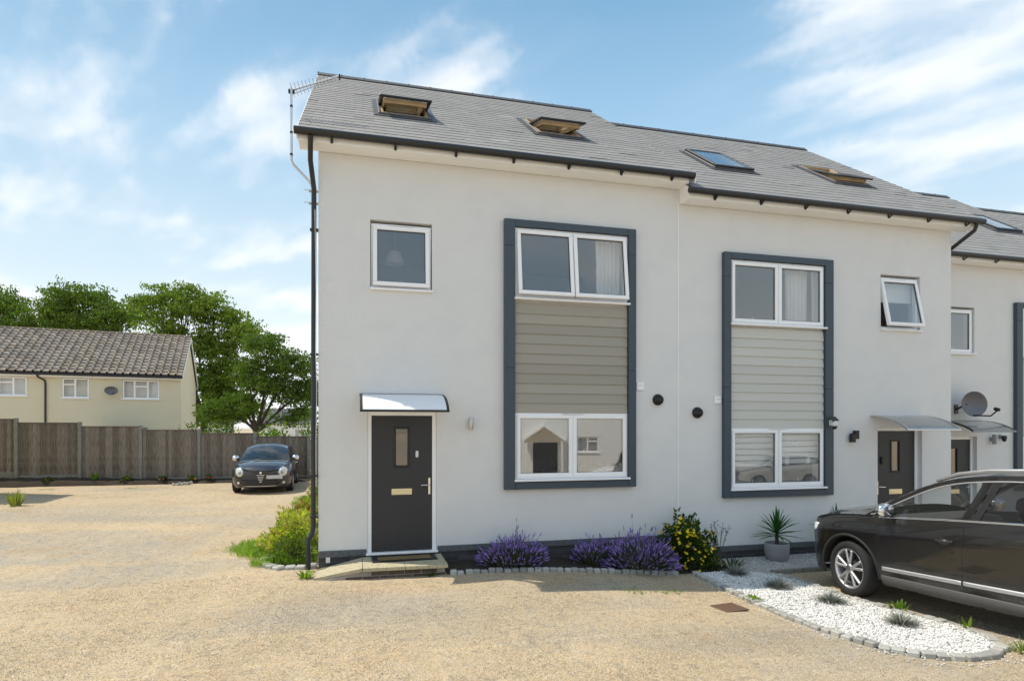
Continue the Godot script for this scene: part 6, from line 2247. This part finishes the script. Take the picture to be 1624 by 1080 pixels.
func hatch_shape() -> Array:
	var c := CarShape.new()
	c.L = 4.06
	c.fa = 0.80
	c.ra = 3.31
	c.r = 0.305
	c.arch_r = 0.355
	c.prof = [Vector2(0.0, 0.89), Vector2(0.10, 0.95), Vector2(0.25, 0.985), Vector2(0.5, 1.0), Vector2(0.7, 0.995), Vector2(0.85, 0.965), Vector2(0.95, 0.92), Vector2(1.0, 0.88)]
	c.curves = {
		"round": [Vector2(0.72, 0), Vector2(0.5, 0)],
		"hw": [Vector2(0, 0.83), Vector2(0.8, 0.865), Vector2(3.0, 0.865), Vector2(4.06, 0.80)],
		"bot": [Vector2(0, 0.20), Vector2(0.3, 0.17), Vector2(3.6, 0.2), Vector2(4.06, 0.34)],
		"sh": [Vector2(0, 0.66), Vector2(0.1, 0.73), Vector2(0.35, 0.80), Vector2(0.8, 0.865), Vector2(1.3, 0.90), Vector2(2.3, 0.96), Vector2(3.3, 1.02), Vector2(4.06, 0.95)],
		"top": [Vector2(0, 0.67), Vector2(0.1, 0.765), Vector2(0.35, 0.865), Vector2(0.8, 0.955), Vector2(1.2, 1.005), Vector2(3.5, 1.04), Vector2(4.06, 0.97)],
		"edge": [Vector2(1.05, 0.90), Vector2(1.5, 1.12), Vector2(1.9, 1.27), Vector2(2.3, 1.345), Vector2(2.9, 1.33), Vector2(3.5, 1.22), Vector2(3.85, 1.08)],
		"roof": [Vector2(1.7, 1.28), Vector2(1.95, 1.37), Vector2(2.3, 1.435), Vector2(2.9, 1.425), Vector2(3.5, 1.32), Vector2(3.85, 1.2)],
	}
	var q := {"cowl": 1.05, "screen_top": 1.88, "rear": 3.80, "tail": 3.82, "lean": 0.42, "floor": 0.19, "tyre_w": 0.2, "rim": 0.215, "steer": 0.0, "spokes": 5, "twin": false, "rim_mat": M.alloy,
		"pillars": [[2.25, 2.38, 0.1]], "windows": [[1.12, 2.32, "car_glass"], [2.32, 3.7, "privacy_glass"]],
		"mirror": 1.38, "mirror_mat": M.chrome, "handle_mat": M.chrome,
		"handles": [Vector2(2.2, 0.8)], "lines": [[Vector2(1.2, 0.85), Vector2(1.17, 0.5), Vector2(1.22, 0.28)], [Vector2(2.42, 0.95), Vector2(2.4, 0.6), Vector2(2.3, 0.3)]], "trims": [[[Vector2(1.2, 0.25), Vector2(2.9, 0.27)], 0.08, 0.012, "sill_cladding", "car_trim"]]}
	return [c, q]

func make_cars() -> void:
	mat("tail_red", [0.25, 0.01, 0.01], 0.2)
	# brown estate beside the pebble bed, its front wheel steered
	var sh := suv_shape()
	sh[1].steer = -0.13
	var c: CarShape = sh[0]
	var turn := deg_to_rad(3.0)
	var b := Basis(Vector3.UP, turn)
	var hub := Vector3(6.93, 0.0, 2.47)
	var gz := gy(7.5, 2.5)
	var o := car("parked_car", "dark brown estate car with silver roof rails parked beside the white pebble bed", c, sh[1], M.paint_brown, Vector3.ZERO, turn)
	o.rotation.x = deg_to_rad(-1.6)
	o.position = Vector3(hub.x, gz, hub.z) - o.basis * Vector3(-c.hw(c.fa) + 0.02, 0.0, c.fa) + Vector3(0, -0.004, 0)
	suv_extras(o, c, M.paint_brown)
	# dark blue hatchback nose-on in front of the fence
	var ht := hatch_shape()
	var hc: CarShape = ht[0]
	var p := Vector3(-2.18, 0, -9.75)
	var m := car("parked_car", "dark blue hatchback with a shield grille parked in front of the fence", hc, ht[1], M.paint_blue, Vector3(p.x, gy(p.x, p.z - 1.0), p.z), PI + 0.03)
	for sg in [-1.0, 1.0]:
		var lamp := build(nose_patch(hc, oval(0.60 * sg, 0.635, 0.105, 0.125, 20, -0.25 * sg), 0.012, 0.02), "headlight", M.lamp_clear, m)
		build(nose_patch(hc, oval(0.60 * sg, 0.635, 0.118, 0.138, 20, -0.25 * sg), 0.004), "lamp_bezel", M.chrome, lamp)
		build(nose_patch(hc, oval(0.585 * sg, 0.615, 0.045, 0.05, 14), 0.026, 0.012), "lamp_lens", M.grey_plastic, lamp)
		build(nose_patch(hc, oval(0.62 * sg, 0.315, 0.038, 0.036, 14), 0.012, 0.01), "fog_light", M.lamp_clear, m)
	build(nose_patch(hc, [Vector2(-0.56, 0.36), Vector2(-0.44, 0.25), Vector2(0.44, 0.25), Vector2(0.56, 0.36), Vector2(0.52, 0.42), Vector2(-0.52, 0.42)], 0.003), "lower_grille", M.car_trim, m)
	var g := build(nose_patch(hc, [Vector2(0.0, 0.27), Vector2(0.09, 0.42), Vector2(0.125, 0.58), Vector2(0.0, 0.615), Vector2(-0.125, 0.58), Vector2(-0.09, 0.42)], 0.010), "shield_grille", M.car_trim, m)
	for k in 5:
		var y := 0.34 + k * 0.05
		var w := 0.035 + k * 0.018
		build(nose_patch(hc, [Vector2(-w, y), Vector2(w, y), Vector2(w, y + 0.014), Vector2(-w, y + 0.014)], 0.016), "grille_bar", M.chrome, g)
	build(nose_patch(hc, oval(0.0, 0.612, 0.035, 0.035, 14), 0.02, 0.004), "badge", M.chrome, m)
	var s := mb()
	bx(s, -0.60, -0.16, 0.435, 0.54, hc.nose_s(0.38, 0.48) - 0.055, hc.nose_s(0.38, 0.48) - 0.04, 0.004)
	build(s, "number_plate", M.plate, m)
	build(nose_patch(hc, [Vector2(-0.5, 0.24), Vector2(-0.4, 0.215), Vector2(0.4, 0.215), Vector2(0.5, 0.24), Vector2(0.4, 0.23), Vector2(-0.4, 0.23)], 0.012), "front_splitter", M.brushed_steel, m)

# ---------------------------------------------------------------- what the windows mirror and what throws the shadows at the left
func make_surroundings() -> void:
	var h := thing("white_house", "white rendered house with a gabled porch across the lane, seen in the window glass", "house", Vector3(13.5, -0.9, 20.0), PI + 0.35)
	var s := mb()
	wall_with_holes(s, -13.0, 11.0, 0.0, 5.2, -0.25, 0.0, [[0.9, 2.0, 1.7, 2.5], [3.0, 4.3, 0.1, 2.2], [-6.0, -4.4, 1.4, 2.6], [1.0, 2.4, 3.6, 4.6], [-6.0, -4.4, 3.6, 4.6]])
	bx(s, -12.9, 10.9, 0.0, 5.2, -6.0, -5.8)
	build(s, "wall", M.render_white, h)
	s = mb()
	prism(s, PackedVector2Array([Vector2(0.4, 5.15), Vector2(-3.0, 7.4), Vector2(-6.3, 5.15)]), Vector3(-13.2, 0, 0), Vector3(0, 0, 1), Vector3.UP, Vector3(24.4, 0, 0))
	build(s, "roof", M.ridge, h)
	far_window(h, 0.9, 2.0, 1.7, 2.5, -0.05, [0.5], 0.7)
	far_window(h, 1.0, 2.4, 3.6, 4.6, -0.05, [0.5], 0.0)
	far_window(h, -6.0, -4.4, 1.4, 2.6, -0.05, [0.5], 0.7)
	far_window(h, -6.0, -4.4, 3.6, 4.6, -0.05, [0.5], 0.0)
	s = mb()
	prism(s, PackedVector2Array([Vector2(2.55, 2.25), Vector2(3.65, 3.0), Vector2(4.75, 2.25), Vector2(4.75, 2.35), Vector2(3.65, 3.12), Vector2(2.55, 2.35)]), Vector3(0, 0, 0.01), Vector3.RIGHT, Vector3.UP, Vector3(0, 0, 1.2))
	var porch := build(s, "porch_roof", M.fascia, h)
	s = mb()
	for x in [2.75, 4.55]: bx(s, x - 0.05, x + 0.05, 0.0, 2.3, 1.05, 1.15)
	build(s, "porch_post", M.upvc, porch)
	s = mb()
	bx(s, 3.02, 4.28, 0.1, 2.19, -0.15, -0.1)
	build(s, "door", M.door_paint, h)
	for k in 2:
		var sh := suv_shape()
		sh[1].handle_mat = M.paint_white
		sh[1].frame_mat = M.paint_white
		car("parked_car", ["white car parked before the porch across the lane", "white car parked farther along the lane"][k], sh[0], sh[1], M.paint_white, [Vector3(10.9, -0.9, 16.6), Vector3(17.6, -0.9, 16.2)][k], PI / 2)
	var pf := thing("picket_fence", "white picket fence across the lane, seen only in the window glass", "fence", Vector3(9.6, -0.9, 15.2))
	s = mb()
	prism(s, PackedVector2Array([Vector2(-0.035, 0), Vector2(0.035, 0), Vector2(0.035, 0.8), Vector2(0, 0.88), Vector2(-0.035, 0.8)]), Vector3.ZERO, Vector3.RIGHT, Vector3.UP, Vector3(0, 0, 0.02))
	var picket := commit(s)
	for k in 40: place(picket, "picket", M.upvc, pf, Transform3D(Basis.IDENTITY, Vector3(k * 0.13, 0, 0)))
	s = mb()
	bx(s, -0.05, 5.15, 0.2, 0.27, 0.021, 0.05)
	bx(s, -0.05, 5.15, 0.6, 0.67, 0.021, 0.05)
	build(s, "rail", M.upvc, pf)
	# neighbouring block just outside the frame
	var nb := thing("neighbour_block", "rendered block of lock-ups beyond the left edge that shades the gravel", "building", Vector3(-10.15, 0.0, -12.1))
	s = mb()
	bx(s, -7.0, 0.0, -0.2, 5.4, 0.0, 1.7)
	bx(s, -7.0, 0.1, -0.2, 4.4, 3.6, 4.8)
	build(s, "wall", M.render_cream, nb)
	s = mb()
	bx(s, -7.1, 0.08, 5.4, 5.55, -0.08, 1.78)
	bx(s, -7.1, 0.18, 4.4, 4.5, 3.52, 4.88)
	build(s, "roof", M.lead_grey, nb)

func _ready() -> void:
	make_camera()
	make_light()
	make_materials()
	make_ground()
	make_houses()
	make_beyond()
	make_fence()
	make_trees()
	make_surroundings()
	make_beds()
	make_step()
	make_fixtures()
	make_window_dressing()
	make_cars()
	make_plants()
	make_loose_gravel()
